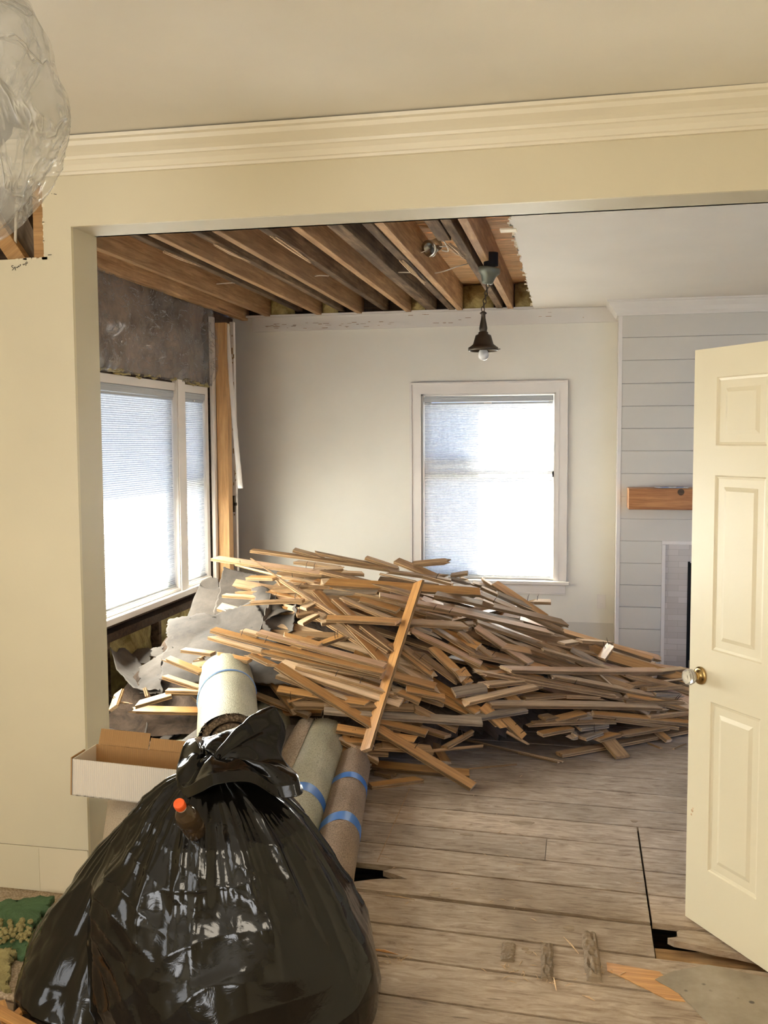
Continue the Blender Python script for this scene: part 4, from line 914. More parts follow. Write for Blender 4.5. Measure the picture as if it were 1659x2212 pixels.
for k, y0 in enumerate((4.61, 5.41, 6.16)):
    tag(MB().box((XL-.14, y0, 0), (XL-.03, y0+.045, .505)).build('stud', 'joist_grey', bevel=.003), 'dark stud under the left window, ' + ['nearest', 'middle', 'farthest'][k] + ' of three', 'stud', 'studs under the left window')
# yellow fluff along the top of the window head
fl_ = MB(); rgs = random.Random(8)
for k in range(60):
    y = rgs.uniform(4.6, 7.0); p = Vector((XL+rgs.uniform(-.01, .02), y, 2.145+rgs.uniform(-.005, .02))); fl_.tube([p, p+Vector((.01, rgs.uniform(.02, .06), rgs.uniform(-.01, .015))), p+Vector((0, rgs.uniform(.06, .12), 0))], [.004, .009, .002], 5)
tag(fl_.build('insulation_fluff', 'insulation', smooth=True), 'shreds of yellow insulation along the left window head', 'insulation', kind='stuff')
def lean(a, b, w, t, mat, name, label, cat, bevel=.002):
    return beam(a, b, w, t, mat, name, label, cat, bevel=bevel)
cpx = lambda y_, Y: at(472, y_, Y).x
tag(MB().box((-2.772, 7.16, .0), (-2.682, 7.25, 2.64)).build('corner_post', 'post', bevel=.004), 'broad honey-coloured post standing in the left corner', 'post')
tag(MB().box((-2.800, 7.10, .0), (-2.772, 7.16, 2.68)).build('casing_strip', 'white_trim', bevel=.003), 'weathered white strip on the window side of the corner post', 'trim strip')
tag(MB().box((-2.935, 7.27, 0), (-2.872, 7.83, 2.75)).build('corner_backing', 'brown_dark'), 'dark boarding in the corner behind the post', 'board')
tag(MB().box((-2.705, 7.30, .0), (-2.672, 7.34, 2.66)).build('corner_strip', 'white_trim', bevel=.003), 'chipped white painted strip beside the corner post', 'trim strip')
tag(MB().box((-2.755, 7.42, .0), (-2.715, 7.46, 2.66)).build('corner_strip', 'post', bevel=.003), 'narrow honey strip between the white strip and the end wall', 'trim strip')
tag(MB().box((-2.71, 7.275, 1.17), (-2.675, 7.30, 1.30)).box((-2.72, 7.27, 1.22), (-2.665, 7.30, 1.245)).build('pipe_clamp', 'bronze', bevel=.004), 'dark metal clamp on the strips beside the corner post', 'clamp')
hs_ = MB(); Pt = [at(491, 700, 7.2), at(500, 830, 7.17), at(510, 950, 7.12), at(520, 1055, 7.08)]
def hang(u, v):
    s2 = v*3; i = min(int(s2), 2); p = Pt[i]*(1-(s2-i))+Pt[i+1]*(s2-i); wd_ = .030+.012*v
    e = .004*noise.noise(Vector((v*30, 1, 0)))*(u in (0, 1))
    return p+Vector((((u-.5)*wd_)+e, -.008*math.cos((u-.5)*2.4), 0))
tag(MB().grid(hang, 7, 50).build('corner_bead', 'white_trim', smooth=True, solid=.003), 'loose white corner bead hanging askew from the top of the post', 'corner bead')
cp_ = MB(); rgs = random.Random(3)
for k in range(22):
    z = rgs.uniform(1.0, 2.6); s2 = rgs.uniform(.004, .010); x = -2.705+rgs.uniform(.0, .028); cp_.box((x, 7.298, z), (x+s2, 7.301, z+s2*rgs.uniform(1, 5)))
tag(cp_.build('paint_chips', 'edge'), 'dark chipped spots along the white corner strip', 'chips', kind='stuff')
# ================================================================== CARPET ROLLS
def roll(name, label, a, b, r, outer, inner, group=None, sag=.0, squash=1.0, turns=4.0, tail=0.0, fuzzy=False, ph=0.0, rolled_end=True):
    a, b = Vector(a), Vector(b); x = (b-a).normalized(); L = (b-a).length
    s = x.cross(Vector((0, 0, 1))).normalized(); u = s.cross(x).normalized()
    root = thing(name, label, 'carpet roll', (a+b)/2, group)
    # outer skin
    def P(t, th, rr):
        wob = 1+.035*noise.noise(Vector((th*1.3, t*3+r*30, 1)))
        return a+x*(L*t)+(s*math.cos(th)+u*math.sin(th)*squash)*rr*wob+Vector((0, 0, -sag*math.sin(math.pi*t)))
    n = 44
    mb = MB(); mb.grid(lambda uu, vv: P(vv, uu*2*math.pi+ph, r), n, 26, wrap=True); mb.build('backing', outer, root, smooth=True)
    # spiral layers showing at both ends
    steps = int(turns*40); th_ = r/turns
    for e, t in ((0, 0.0), (1, 1.0)):
        sp = MB(); o = 0
        for k in range(steps+1):
            th = 2*math.pi*k/40+ph; rr = r*.985*(1-k/steps*.93); rr2 = rr-th_*.62
            jt = .004*noise.noise(Vector((k*.7, e, 2)))
            for q in (rr, max(.004, rr2)):
                for d in (0, 1): sp.v.append(P(t, th, q)+x*(((-1 if e == 0 else 1)*.004+jt) if d == 0 else (.05 if e == 0 else -.05)))
        for k in range(steps):
            i, j = o+k*4, o+(k+1)*4
            for f in ((i, i+2, j+2, j), (i, i+1, j+1, j), (i+2, i+3, j+3, j+2)): sp.f.append(f); sp.m.append(0); sp.t.append(.5)
        sp.build('rolled_end', inner, root, smooth=True)
    mb = MB(); mb.add([P(.03, 2*math.pi*k/24, r*.97) for k in range(24)], [tuple(range(24))]); mb.add([P(.97, 2*math.pi*k/24, r*.97) for k in range(24)], [tuple(range(24))]); mb.build('roll_core', 'black', root)
    if fuzzy:
        fz_ = MB(); rg = random.Random(int(r*1000))
        for k in range(330):
            e = 0 if rg.random() < .6 else 1; th = rg.uniform(0, 6.28); p = P(e, th, r*rg.uniform(.9, 1.0)); dv = Vector((rg.uniform(-1, 1), rg.uniform(-1, 1), rg.uniform(-1, 1)))*.012+x*(.012 if e else -.012)
            fz_.tube([p, p+dv], [.0035, .0015], 4)
        f = fz_.build('frayed_edge', inner, root); f['kind'] = 'stuff'
    root['r'] = r
    return root, P
def band(root, P, name, mat, t0, t1, r, skew=0.0, th0=0, th1=2*math.pi, twine=False):
    mb = MB()
    if twine:
        mb.tube([P(t0+skew*math.cos(2*math.pi*k/48), 2*math.pi*k/48, r*1.012) for k in range(49)], .0035, 6, cap=False)
        mb.tube([P(t0+.015+skew*.8*math.cos(2*math.pi*k/48), 2*math.pi*k/48, r*1.012) for k in range(49)], .003, 6, cap=False)
    else: mb.grid(lambda u, v: P(t0+(t1-t0)*v+skew*math.cos(u*2*math.pi)+.004*noise.noise(Vector((u*9, v*3, t0*9))), u*2*math.pi, r*1.014+.0015*noise.noise(Vector((u*14, v*5, 3)))), 60, 6, wrap=True)
    return mb.build(name, mat, root, smooth=True)
r4, P4 = roll('carpet_roll', 'brown carpet roll with two blue tape bands, rightmost on the floor', (-.895, 3.36, .092), (-1.115, 4.68, .092), .088, 'brown_back', 'beige_pile', 'rolled-up carpets', fuzzy=True, turns=3)
band(r4, P4, 'tape_band', 'tape', .30, .37, .088, .02); band(r4, P4, 'tape_band', 'tape', .68, .735, .088, .015)
# torn fluffy strip on its near side
fr_ = MB(); rg = random.Random(12)
for k in range(26):
    p = P4(.02+.012*k, 2.95+.25*math.sin(k*.3), .092); fr_.tube([p+Vector((rg.uniform(-.01, .01), 0, -.02)), p+Vector((rg.uniform(-.01, .01), .008, .0)), p+Vector((.004, 0, .022))], [.007, .011, .005], 6)
f_ = fr_.build('frayed_edge', 'beige_pile', r4, smooth=True); f_['kind'] = 'stuff'
r3, P3 = roll('carpet_roll', 'pale green carpet roll with one blue tape band beside the brown roll', (-1.10, 3.30, .135), (-1.325, 4.92, .135), .120, 'backing', 'beige_pile', 'rolled-up carpets', turns=3, fuzzy=True)
band(r3, P3, 'tape_band', 'tape', .345, .40, .120, .02)
# its loose fuzzy flap
def flap(u, v):
    p = P3(.52+.49*v, 2.1+.9*u, .122); q = P3(.52+.49*v, 2.9, .150+.02*math.sin(v*3)); w = u
    return p*(1-w)+q*w+Vector((0, 0, .035*w*(1-w)*4*v+.03*w*v))
MB().grid(flap, 10, 36).build('loose_flap', 'beige_pile', r3, smooth=True, solid=.014)
r2, P2 = roll('carpet_roll', 'pale green carpet roll in the middle, mostly behind the bag', (-1.36, 3.40, .15), (-1.69, 5.10, .16), .128, 'backing', 'beige_pile', 'rolled-up carpets', turns=3)
band(r2, P2, 'tape_band', 'tape', .40, .45, .128, .02)
r1, P1 = roll('carpet_roll', 'fat pale green roll tied with blue twine, lying highest', (-1.55, 4.10, .350), (-1.945, 5.10, .395), .150, 'backing', 'pile', 'rolled-up carpets', turns=3.5, fuzzy=True)
band(r1, P1, 'twine', 'twine', .66, .7, .150, .05, twine=True)
a5 = at(292, 1838, 3.02)
r5, P5 = roll('carpet_roll', 'beige carpet roll stub leaning under the open box, beside the bag', a5, a5+Vector((-.15, .36, .10)), .112, 'beige_back', 'beige_pile', 'rolled-up carpets', turns=5, ph=2.0)
tag(MB().box((-2.0, 4.35, 0), (-1.45, 4.95, .205)).build('scrap_bundle', 'felt_dark', bevel=.02), 'hidden bundle of scraps carrying the highest carpet roll', 'bundle')

# ================================================================== BLACK BAGS
def vor(p):
    d, _ = noise.voronoi(p); return d[0], d[1]-d[0]
def bag_body(prof, c0, c1, seed, folds, ax=(1, 1), nu=300, nv=200, kn=1.0, cr=.022):
    zt_ = prof[-1][0]
    def fn(u, v):
        th = u*2*math.pi
        z = zt_*(1-(1-v)**1.25) if v < 1 else zt_
        s = z/zt_; r = lerp(prof, z)
        cx_ = c0[0]+(c1[0]-c0[0])*s**1.1; cy_ = c0[1]+(c1[1]-c0[1])*s
        d = Vector((math.cos(th)*ax[0], math.sin(th)*ax[1], 0))
        p = Vector((cx_, cy_, z))+d*r
        q = Vector((p.x, p.y, p.z))
        # long pleats running out from the tie
        pl = 0
        for k, (f, a, ph, tw) in enumerate(folds):
            w = f*th+ph+tw*(1-s)*2+1.1*noise.noise(Vector((math.cos(th)*1.5, math.sin(th)*1.5, s*2.0+k*3+seed)))
            pl += a*(1-abs(math.sin(w))**.6)*(.10+1.7*s**3)
        big = .075*noise.noise(q*3.0+Vector((seed, 0, 0)))*(1-s)
        f1, fe = vor(Vector((q.x*5.5, q.y*5.5, q.z*4.2))+Vector((seed, 1, 2))); g1, ge = vor(Vector((q.x*12+q.z*4, q.y*12, q.z*9))+Vector((seed, 7, 2)))
        kx = max(.3, min(1, .55-(q.x-c0[0])*2.2)); crm = (-cr*(f1-.45) - cr*.30*(g1-.45))*kx
        # drapes: slanting soft wrinkles low on the flank
        wv = (q.z-q.x*.55)*24+4.5*noise.noise(q*2.2+Vector((seed, 0, 0))); dr = .020*(1-abs(math.sin(wv))**.45)*max(0, noise.noise(q*1.9+Vector((9, 9, seed)))+.15)
        wv2 = (q.z+q.x*.9+q.y*.5)*30+5*noise.noise(q*2.8+Vector((seed, 4, 0))); dr += .016*(1-abs(math.sin(wv2))**.4)*max(0, noise.noise(q*2.6+Vector((2, seed, 5)))-.05)*(1.6 if q.x < c0[0] else .6)
        disp = (pl*min(1, r/.12)+big+crm+dr)
        e = r/.4
        p += d.normalized()*disp*min(1, e+.15)
        p.z += (crm*.9+big*.5)*min(1, e)
        if v == 0 or z < .015: p.z = max(.002, min(p.z, .02))
        return p
    return fn
F1 = [(4, .030, .3, .3), (7, .026, 1.2, -.4), (13, .012, 2.0, .5), (21, .006, 0, .2)]
KN = Vector(at(455, 1652, 2.74))
bag1 = thing('garbage_bag', 'big shiny black garbage bag with a knotted neck filling the foreground', 'garbage bag', (-.98, 2.72, 0), 'black garbage bags')
pr1 = [(0, .40), (.06, .435), (.14, .445), (.28, .43), (.40, .385), (.50, .325), (.58, .265), (.64, .205), (.69, .13), (.72, .075), (.745, .04), (KN.z, .026)]
fb = bag_body(pr1, (-1.005, 2.70), (KN.x, KN.y), 3.0, F1, ax=(1.0, .86))
MB().grid(fb, 300, 190, wrap=True).build('bag_body', 'bag', bag1, smooth=True)
# the open ruffled neck above the tie: rim points seen in the photo, each at its own distance
RIM = [(455, 1588, 2.95), (520, 1565, 3.0), (570, 1530, 3.02), (600, 1522, 2.98), (617, 1560, 2.93), (608, 1612, 2.85), (628, 1650, 2.78), (652, 1676, 2.72), (648, 1696, 2.66), (600, 1700, 2.66), (540, 1668, 2.64),
       (470, 1672, 2.60), (432, 1690, 2.60), (392, 1704, 2.62), (378, 1672, 2.68), (384, 1640, 2.76), (396, 1606, 2.84), (420, 1590, 2.92)]
RP = [at(*p) for p in RIM]
def rim(t):
    n = len(RP); s = t*n; i = int(s) % n; f = s-int(s); p0, p1, p2, p3 = RP[i-1], RP[i], RP[(i+1) % n], RP[(i+2) % n]
    return .5*((2*p1)+(p2-p0)*f+(2*p0-5*p1+4*p2-p3)*f*f+(p3+3*p1-p0-3*p2)*f**3)
def neck(u, v):
    e = rim(u); n_d = (e-KN); th = u*2*math.pi
    ph = 2*math.pi*(u*1.0)+3.6
    base = KN+Vector((.022*math.cos(ph), .022*math.sin(ph), 0))
    p = base*(1-v)+e*v
    p.z += .045*math.sin(math.pi*v)*(1-.8*v)+(-.03 if v > .97 else 0)
    w = 8*th; p += Vector((0, 0, 1))*(.013*math.sin(w+2*noise.noise(Vector((th, v*2, 1))))*v*(1-v)*3)
    f1, fe = vor(p*13); p.z -= .014*(f1-.4)*v*(1-v)*4
    return p
MB().grid(neck, 220, 40, wrap=True).build('open_neck', 'bag', bag1, smooth=True, solid=.0015)
kt = MB()
for k in range(5):
    a = k*1.26; kt.tube([KN+Vector((.03*math.cos(a+q*.5), .03*math.sin(a+q*.5), -.015+.012*q-.004*k)) for q in range(6)], [.006, .011, .012, .011, .009, .004], 8)
kt.build('knot', 'bag', bag1, smooth=True)
bag2 = thing('garbage_bag', 'slumped black garbage bag behind and left of the big one', 'garbage bag', (-1.42, 2.74, 0), 'black garbage bags')
pr2 = [(0, .32), (.05, .345), (.12, .335), (.22, .28), (.32, .20), (.40, .13), (.47, .07), (.51, .035), (.53, .012)]
fb2 = bag_body(pr2, (-1.40, 2.70), (-1.40, 2.90), 11.0, [(3, .05, .9, .4), (6, .035, 2.2, .5), (11, .014, 1, .3)], ax=(1.0, .80), cr=.032)
MB().grid(fb2, 240, 150, wrap=True).build('bag_body', 'bag', bag2, smooth=True)

# cola bottle on the bag
bt = thing('soda_bottle', 'brown plastic soda bottle with an orange cap resting on the black bag', 'bottle', at(408, 1790, 2.36))
b_lo, b_hi = at(430, 1808, 2.56), at(389, 1740, 2.42)
axb = (b_hi-b_lo).normalized()
def glassy(name, c, rough=.05):
    mt, t, b = nt(name); b.inputs['Base Color'].default_value = c4(c); b.inputs['Roughness'].default_value = rough; b.inputs['Transmission Weight'].default_value = .75; b.inputs['IOR'].default_value = 1.45; return mt
M['bottle'] = glassy('brown_bottle_plastic', (.20, .13, .07)); M['cap'] = plain('orange_cap', (0.85, .12, .02), .35)
ctr = b_hi
MB().lathe([(0, -.20), (.026, -.195), (.031, -.185), (.031, -.115), (.029, -.105), (.032, -.095), (.033, -.07), (.028, -.045), (.018, -.025), (.0115, -.015), (.0115, 0)], ctr, 28, axis=axb).build('bottle_body', 'bottle', bt, smooth=True)
MB().lathe([(.0135, -.016), (.0145, -.012), (.0145, -.009), (.0135, -.009)], ctr, 24, axis=axb).build('tamper_ring', 'white_trim', bt)
MB().lathe([(.0155, -.008), (.0162, -.004), (.0162, .010), (.0145, .015), (0, .016)], ctr, 30, axis=axb).build('cap', 'cap', bt, smooth=False, bevel=.001)

# cardboard box
bx = thing('cardboard_box', 'open cardboard box, white outside and brown inside, on the left roll', 'box', (-1.60, 3.08, .5))
A0, A1, A2, A3 = at(160, 1640, 2.98), at(345, 1660, 2.98), at(155, 1718, 2.98), at(282, 1742, 2.98)
lx = (A1-A0); ln_ = .40; ux = Vector((lx.x, 0, lx.z)).normalized(); uy = Vector((-.02, 1, 0.0)).normalized(); uz = ux.cross(uy).normalized()
if uz.z < 0: uz = -uz
uy = uz.cross(ux).normalized()
bo = at(155, 1718, 2.98); hB = (A0-A2).length; dB = .17
mB = Matrix((ux, uy, uz)).transposed().to_4x4(); TB = Matrix.Translation(bo) @ mB
MB().box((0, 0, 0), (ln_, .004, hB), mat=TB).box((0, 0, 0), (.004, dB, hB), mat=TB).box((ln_-.004, 0, 0), (ln_, dB, hB), mat=TB).box((0, dB-.004, 0), (ln_, dB, hB), mat=TB).box((0, 0, 0), (ln_, dB, .004), mat=TB).build('outer_walls', 'card_white', bx)
MB().box((.004, .004, .004), (ln_-.004, .006, hB-.001), mat=TB).box((.004, dB-.007, .004), (ln_-.004, dB-.004, hB+.001), mat=TB).box((ln_-.007, .004, .004), (ln_-.004, dB-.004, hB), mat=TB).box((.004, .004, .004), (ln_-.004, dB-.004, .007), mat=TB).build('inner_lining', 'card_brown', bx)
mf = TB @ Matrix.Translation((0, dB, hB)) @ Matrix.Rotation(R_(-22), 4, 'X')
MB().box((.01, -.003, 0), (.20, 0, .055), mat=mf).build('flap', 'card_brown', bx); MB().box((.205, -.003, 0), (.39, 0, .04), mat=mf).build('flap', 'card_brown', bx)
mf2 = TB @ Matrix.Translation((0, 0, 0)) @ Matrix.Rotation(R_(0), 4, 'Y')
MB().box((-.006, .002, 0), (-.002, dB*.55, hB+.004), mat=mf2).build('flap', 'card_brown', bx)

# ================================================================== FLOOR THINGS, FRONT
def fsheet(label, c, mat, name, cat, **kw): return sheet(label, c, mat=mat, name=name, cat=cat, group=kw.pop('group', None), **kw)
fsheet('beige carpet with looped pile on the floor at the lower left', [fz(-120, 1905, .006), fz(190, 1938, .006), fz(330, 2250, .01), fz(-150, 2110, .01)], 'beige_pile', 'carpet', 'carpet', amp=.004, rag=.01, th=.012, seed=31)
fsheet('upper piece of torn green pad by the cream wall', [fz(-40, 1955, .025), fz(118, 1940, .03), fz(60, 2020, .028), fz(-40, 2000, .028)], 'green_pad', 'green_pad', 'pad', group='torn green pads', amp=.008, fr=9, rag=.03, th=.022, seed=32)
fsheet('lower piece of torn green pad under the black bag corner', [fz(-50, 2012, .03), fz(70, 2005, .03), fz(60, 2075, .022), fz(-40, 2055, .022)], 'green_pad', 'green_pad', 'pad', group='torn green pads', amp=.008, fr=9, rag=.03, th=.022, seed=33)
fsheet('crumbling yellow pad piece at the left picture edge', [fz(-50, 2060, .03), fz(28, 2055, .03), fz(15, 2145, .02), fz(-40, 2110, .02)], 'yellow_pad', 'yellow_pad', 'pad', amp=.012, fr=12, rag=.04, th=.03, seed=34)
cm = MB(); rg = random.Random(6)
for k in range(70):
    p = fz(rg.uniform(-5, 70), 1995+rg.uniform(-8, 40), .045); s_2 = rg.uniform(.004, .012)
    cm.lathe([(0, -s_2), (s_2, -s_2*.4), (s_2*.9, s_2*.5), (0, s_2)], p, 6, axis=Vector((rg.uniform(-1, 1), rg.uniform(-1, 1), 1)))
tag(cm.build('pad_crumbs', 'yellow_pad'), 'yellow crumbs along the torn edge of the green pad', 'crumbs', kind='stuff')
for k, (a, b, w_, lab) in enumerate((((0, 2165), (22, 2230), .03, 'wooden stick at the lower left picture corner'), ((22, 2205), (60, 2170), .025, 'short wooden offcut in the lower left corner'), ((-30, 2170), (90, 2235), .04, 'brown board edge under the carpet at the lower left'))):
    A, B = fz(*a, .02+.012*k), fz(*b, .02+.012*k)
    beam(A, B, w_, .012, 'honey', 'wood_offcut', lab, 'offcut', up=(0, 0, 1), group='offcuts at the lower left')
# worn linoleum piece at the right
def poly_slab(name, label, pts, z0, z1, mat, cat, jag=0.0, group=None):
    P = []
    for i in range(len(pts)):
        a, b = Vector(pts[i]), Vector(pts[(i+1) % len(pts)]); n = max(1, int((b-a).length/.02)) if jag else 1
        for k in range(n):
            p = a+(b-a)*k/n; P.append((p.x+jag*noise.noise(p*40)*(k > 0), p.y+jag*noise.noise(p*40+Vector((5, 5, 5)))*(k > 0)))
    o = MB().prism(P, z0, z1).build(name, mat); return tag(o, label, cat, group)
poly_slab('linoleum_piece', 'worn grey-brown linoleum piece lying at the lower right', [fz(1415, 2118, 0), fz(1455, 2100, 0), fz(1530, 2086, 0), (1.0, 3.07, 0), (1.0, 2.4, 0), (.52, 2.6, 0), fz(1530, 2212, 0), fz(1470, 2150, 0)], .0, .004, 'lino', 'linoleum', .003)
poly_slab('raw_wood_strip', 'bare honey-coloured strip of board beside the linoleum', [fz(1310, 2080, 0), fz(1425, 2100, 0), fz(1480, 2165, 0), fz(1440, 2160, 0), fz(1360, 2120, 0), fz(1312, 2098, 0)], .0003, .0022, 'honey', 'board', .002)
def chunk(name, label, px0, px1, w_, hgt, mat='grey', seed=0):
    A, B = fz(*px0, .0), fz(*px1, .0); x = (B-A).normalized(); L = (B-A).length; y = Vector((-x.y, x.x, 0)); rg = random.Random(seed)
    mb = MB()
    def fn(u, v):
        e = (u-.5)*w_*(1+.22*noise.noise(Vector((v*6, seed, u))));
        hh = hgt*(1-abs(2*u-1)**6)*(.75+.5*noise.noise(Vector((u*5, v*9, seed))))*(0 if u in (0, 1) or v in (0, 1) else 1)
        return A+x*(L*v)+y*e+Vector((0, 0, .001+max(0, hh)))
    return tag(mb.grid(fn, 14, 26).build(name, mat, smooth=False), label, 'wood block', 'crushed wood blocks on the floor')
chunk('wood_block', 'flat narrow wooden block stuck to the floor in front, left one', (1182, 2040), (1182, 2120), .040, .012, 'grey', 1)
chunk('wood_block', 'splintered wooden block stuck to the floor in front, right one', (1272, 2020), (1285, 2122), .052, .022, 'grey', 2)
chunk('wood_block', 'worn round wood remnant left of the two blocks', (1100, 2038), (1095, 2078), .045, .008, 'grey', 3)
sp = MB(); rg = random.Random(17)
for k in range(120):
    cxp, cyp, sx_, sy_ = rg.choice(((1180, 2120, 60, 12), (1120, 2090, 50, 20), (850, 2075, 60, 12), (1290, 2100, 40, 20), (1100, 1900, 200, 90), (1000, 1750, 150, 60)))
    p = fz(rg.gauss(cxp, sx_*.6), rg.gauss(cyp, sy_*.6), .002); a = rg.uniform(0, 3.14); l = rg.uniform(.008, .035); d = Vector((math.cos(a), math.sin(a), 0))*l
    sp.tube([p, p+d*.5+Vector((0, 0, .002)), p+d], [.0005, .0015, .0004], 4)
tag(sp.build('loose_splinters', 'pale'), 'fine splinters scattered over the bare floor boards', 'splinters', kind='stuff')
for k, (a, b, w_, lab) in enumerate((((1196, 2112), (1202, 2140), 5, 'pale upright splinter in front of the left wood block'), ((1218, 2024), (1250, 2060), 4, 'thin splinter leaning on the right wood block'), ((1258, 2150), (1285, 2162), 5, 'flat pale chip on the floor below the wood blocks'), ((832, 1934), (896, 1944), 4, 'pale chip in the gap by the broken board'), ((800, 2050), (860, 2062), 8, 'torn honey splinter at the edge of the black bag'))):
    A, B = fz(*a, .004), fz(*b, .006); mb = MB().tube([A, (A+B)/2+Vector((0, 0, .003)), B], [.0015, w_*.0007, .001], 5)
    tag(mb.build('wood_splinter', 'pale' if k != 4 else 'honey'), lab, 'splinter', 'single splinters on the floor')
kn = MB()
for (x, y_, r_, q) in ((1130, 1777, .055, .02), (1010, 1803, .03, .012), (940, 1932, .022, .02), (1230, 2005, .02, .02), (1370, 1774, .016, .016), (845, 1760, .02, .012), (1135, 2050, .012, .01), (1143, 2058, .012, .01)):
    p = fz(x, y_, 0); kn.prism([(p.x+r_*math.cos(a)*(1+.15*math.sin(3*a+x)), p.y+q*math.sin(a)) for a in [2*math.pi*k/18 for k in range(18)]], .0002, .0012)
tag(kn.build('board_stains', 'grey'), 'dark knots and stains marking the bare floor boards', 'stains', kind='stuff')
gr = MB(); a, b = fz(885, 1703, 0), fz(815, 1862, 0); gr.tube([a+Vector((0, 0, .0003)), b+Vector((0, 0, .0003))], .0016, 4); tag(gr.build('scribe_line', 'edge'), 'thin scribed line across the bare boards by the brown roll', 'line')

# ================================================================== DOOR
DA = Vector((.384, 3.543, 0)); Dx = Vector((.552, -.834, 0)).normalized(); Dn = Vector((-.834, -.552, 0)).normalized()
dm = Matrix.Translation(DA+Vector((0, 0, .008))) @ Matrix((Dx, Dn, Vector((0, 0, 1)))).transposed().to_4x4()
DW, DH, DT = .762, 2.024, .035
door = bpy.data.objects.new('door_1', None); door.location = DA; col.objects.link(door); struct(door, 'open cream six-panel door at the right of the opening', 'door')
pan = [(z0, z1) for z0, z1 in ((.215, .815), (.995, 1.595), (1.695, 1.925))]
us = [(.112, .345), (.417, .65)]
lf = MB()
lf.box((0, -DT+.006, 0), (DW, -.006, DH), mat=dm)
for f0, f1 in ((-.007, 0), (-DT, -DT+.007)):
    for a, b in ((0, us[0][0]), (us[0][1], us[1][0]), (us[1][1], DW)): lf.box((a, f0, 0), (b, f1, DH), mat=dm)
    zz = [0]+[q for p in pan for q in p]+[DH]
    for a, b in us:
        for k in range(0, len(zz), 2): lf.box((a, f0, zz[k]), (b, f1, zz[k+1]), mat=dm)
lf.build('door_leaf', 'door', door)
for (z0, z1) in pan:
    for (a, b) in us:
        pm = MB()
        for side in (1, -1):
            y_ = (lambda d: d) if side == 1 else (lambda d: -DT-d)
            rings = [(0, .0), (.004, -.004), (.012, -.006), (.016, -.0095), (.026, -.0095), (.030, -.0085), (.052, -.0015), (.056, -.0015)]
            vs = []; fs = []
            for (i_, d_) in rings: vs += [dm @ Vector(p) for p in ((a+i_, y_(d_), z0+i_), (b-i_, y_(d_), z0+i_), (b-i_, y_(d_), z1-i_), (a+i_, y_(d_), z1-i_))]
            for k in range(len(rings)-1): fs += [(k*4+j, k*4+(j+1) % 4, (k+1)*4+(j+1) % 4, (k+1)*4+j) for j in range(4)]
            k = len(rings)-1; fs.append((k*4, k*4+1, k*4+2, k*4+3)); pm.add(vs, fs)
        pm.build('door_panel', 'door', door, fix=True)
kc = dm @ Vector((.060, 0, .895))
M['crystal'] = glassy('clear_knob_glass', (.95, .95, .93), .02)
MB().lathe([(0, .001), (.029, .001), (.032, .003), (.030, .008), (.024, .010), (.013, .013), (.011, .03), (.014, .032), (0, .032)], kc, 36, axis=Dn).build('knob_rosette', 'brass', door, smooth=True)
MB().lathe([(.011, .028), (.018, .033), (.027, .042), (.029, .052), (.026, .062), (.017, .069), (0, .071)], kc, 12, axis=Dn).build('glass_knob', 'crystal', door)
sm = MB()
for (u_, z_, r_) in ((.028, .40, .006), (.024, .385, .004), (.032, .41, .003)):
    c = dm @ Vector((u_, .0004, z_)); sm.lathe([(0, 0), (r_, 0), (r_*.9, .0004), (0, .0005)], c, 10, axis=Dn)
sm.build('paint_smudge', 'pale', door)

# ================================================================== PLASTIC-WRAPPED FIXTURE, UPPER LEFT
YW = 1.85; axp = -105
prof = [(-40, 90), (0, 158), (37, 174), (87, 196), (141, 202), (175, 212), (207, 233), (240, 238), (306, 236), (353, 224), (404, 206), (440, 182), (473, 152), (505, 106), (535, 50), (548, 6)]
hp = thing('plastic_bag', 'clear plastic bag wrapped round something dark, hanging at the upper left', 'plastic bag', at(axp, 230, YW))
def wrap(u, v):
    th = u*2*math.pi; y_ = -40+588*v; r = lerp(prof, y_)
    c = at(axp, y_, YW); rm = (at(axp+r, y_, YW)-c).length
    k = 1+.02*noise.noise(Vector((math.cos(th)*2, math.sin(th)*2, v*5)))
    w_ = th*5+v*9+2.5*noise.noise(Vector((math.cos(th)*1.5, math.sin(th)*1.5, v*2.5))); k -= .05*abs(math.sin(w_))**.5*(.4+.6*abs(noise.noise(Vector((math.cos(th)*2, math.sin(th), v*3)))))
    w_ = th*9-v*13+3*noise.noise(Vector((math.cos(th)*1.5, math.sin(th)*1.5+4, v*2.5))); k -= .02*abs(math.sin(w_))**.4
    return c+Vector((math.cos(th)*rm*k, math.sin(th)*rm*k*.8, .01*noise.noise(Vector((th, v*9, 2)))))
MB().grid(wrap, 150, 110, wrap=True).build('plastic_film', 'film', hp, smooth=True)
# second loose layer
def wrap2(u, v):
    p = wrap(u, v); c = at(axp, -40+588*v, YW); return c+(p-c)*(.86+.06*math.sin(u*9+v*4))+Vector((.03*math.sin(v*4), 0, 0))
MB().grid(wrap2, 110, 70, wrap=True).build('inner_fold', 'film', hp, smooth=True)
M['dark_fix'] = plain('dark_grey_metal', (.10, .10, .10), .5)
fx_ = thing('wrapped_fixture', 'dark grey fixture faintly visible inside the hanging plastic bag', 'light fixture', at(-20, 215, YW))
c1 = at(10, 245, YW+.03)
MB().lathe([(0, .02), (.055, .02), (.075, .0), (.085, -.04), (.075, -.09), (.04, -.13), (0, -.14)], at(-62, 185, YW), 48).build('fixture_body', 'dark_fix', fx_, smooth=True)
MB().box((-.10, -.02, -.020), (.062, .02, .014), mat=Matrix.Translation(c1) @ Matrix.Rotation(R_(16), 4, 'Y')).build('fixture_arm', 'dark_fix', fx_, bevel=.006)
MB().tube([at(-60, 165, YW), at(-60, -260, YW)+Vector((0, 0, .1))], .012, 10).build('fixture_stem', 'dark_fix', fx_)
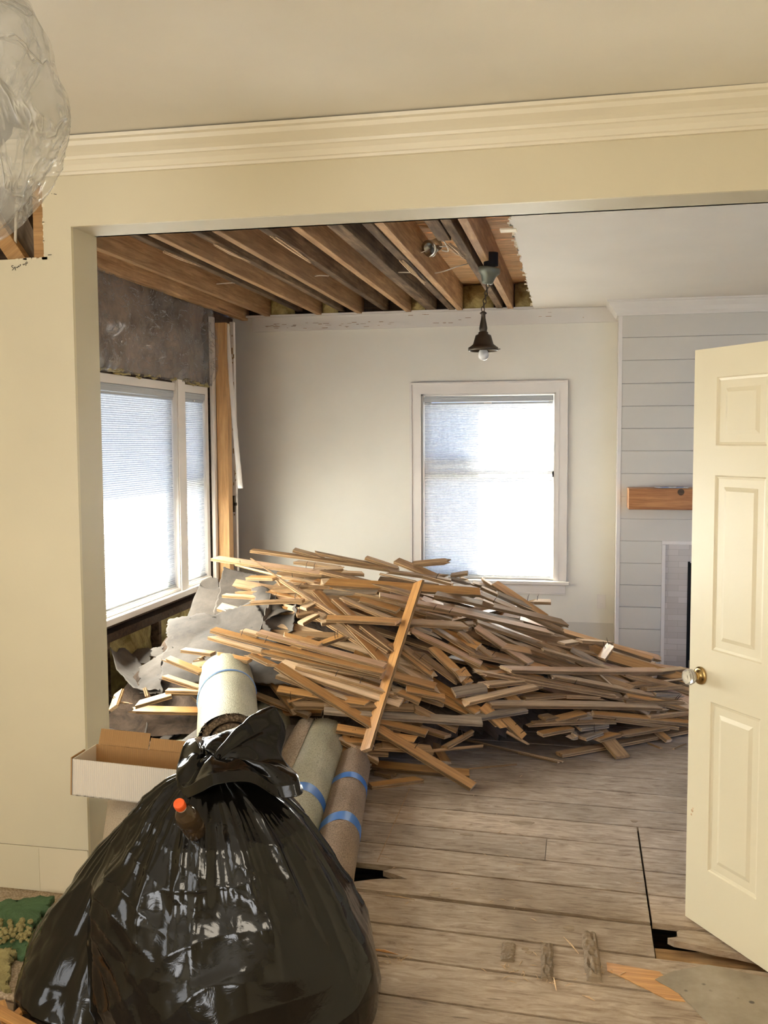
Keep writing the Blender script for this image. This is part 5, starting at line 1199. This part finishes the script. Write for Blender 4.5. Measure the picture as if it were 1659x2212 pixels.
# --- one label for each plank: tone, length, lie, zone; ranks only where looks agree
def zone(c):
    x, y = c
    if x < 430: return 'left of the carpet rolls'
    if y < 1300:
        return 'on the crest at the left corner' if x < 640 else ('on the crest of the pile' if x < 860 else ('on the crest below the end window' if x < 1080 else 'on the upper right slope'))
    if y < 1430:
        return 'behind the twine-tied roll' if x < 640 else ('on the left face of the pile' if x < 830 else ('on the middle face of the pile' if x < 1050 else ('on the right face of the pile' if x < 1250 else 'at the foot of the shiplap')))
    if y < 1540:
        return 'low beside the twine-tied roll' if x < 720 else ('low in the middle of the pile' if x < 960 else ('in the right-hand stack' if x < 1250 else 'in the stack beside the door'))
    return 'at the front foot behind the rolls' if x < 800 else ('at the front foot, mid pile' if x < 1050 else 'at the right stack foot')
def lie(a, b):
    s = math.degrees(math.atan2(b[1]-a[1], b[0]-a[0]))
    return 'lying level' if abs(s) < 7 else ('sloping down right' if 7 <= s < 35 else ('falling steeply right' if s >= 35 else ('rising right' if s > -35 else 'rising steeply right')))
bpy.context.view_layer.update(); dg = bpy.context.evaluated_depsgraph_get()
def seen(o):
    n = 0
    vs = [o.matrix_world @ v.co for v in o.data.vertices]
    for k in range(90):
        a, b = random.choice(vs), random.choice(vs); p = a.lerp(b, random.random()); d = (p-CAM)
        q = proj(p)
        if not (0 < q[0] < W and 0 < q[1] < H): continue
        ok, loc, nrm, idx, ob, mw = scene.ray_cast(dg, CAM, d.normalized(), distance=d.length+.05)
        if ok and ob is not None and ob.name == o.name: n += 1
    return n
buck = {}
for p in PL:
    if 'lab' in p: p['o']['label'] = p['lab']; continue
    if p['buried'] and seen(p['o']) < 2:
        p['o']['label'] = 'flooring plank buried deep inside the pile, mostly hidden'; p['o']['group'] = 'planks buried in the pile'; continue
    ln = 'short' if p['L'] < .45 else ('long' if p['L'] > 1.1 else 'mid-length')
    if p['w'] < 4: ln += ' thin'
    if p['buried']: ln += ' half-buried'
    base = '%s %s plank %s %s' % (ln, TW[p['tone']], lie(p['a'], p['b']), zone(p['c']))
    buck.setdefault(base, []).append(p)
ORD = ['first', 'second', 'third', 'fourth', 'fifth', 'sixth', 'seventh', 'eighth', 'ninth', 'tenth', 'eleventh', 'twelfth']
for base, ps in buck.items():
    if len(ps) == 1: ps[0]['o']['label'] = base; continue
    ps.sort(key=lambda q: q['c'][1])
    for k, q in enumerate(ps):
        if len(ps) == 2: s_l = ('upper', 'lower')[k] + ': '
        else: s_l = 'topmost: ' if k == 0 else ('lowest: ' if k == len(ps)-1 else ORD[k]+' down: ')
        lb = s_l + base
        for cut in (' half-buried', 'mid-length ', ' thin'):
            if len(lb.split()) > 16: lb = lb.replace(cut, '')
        q['o']['label'] = lb
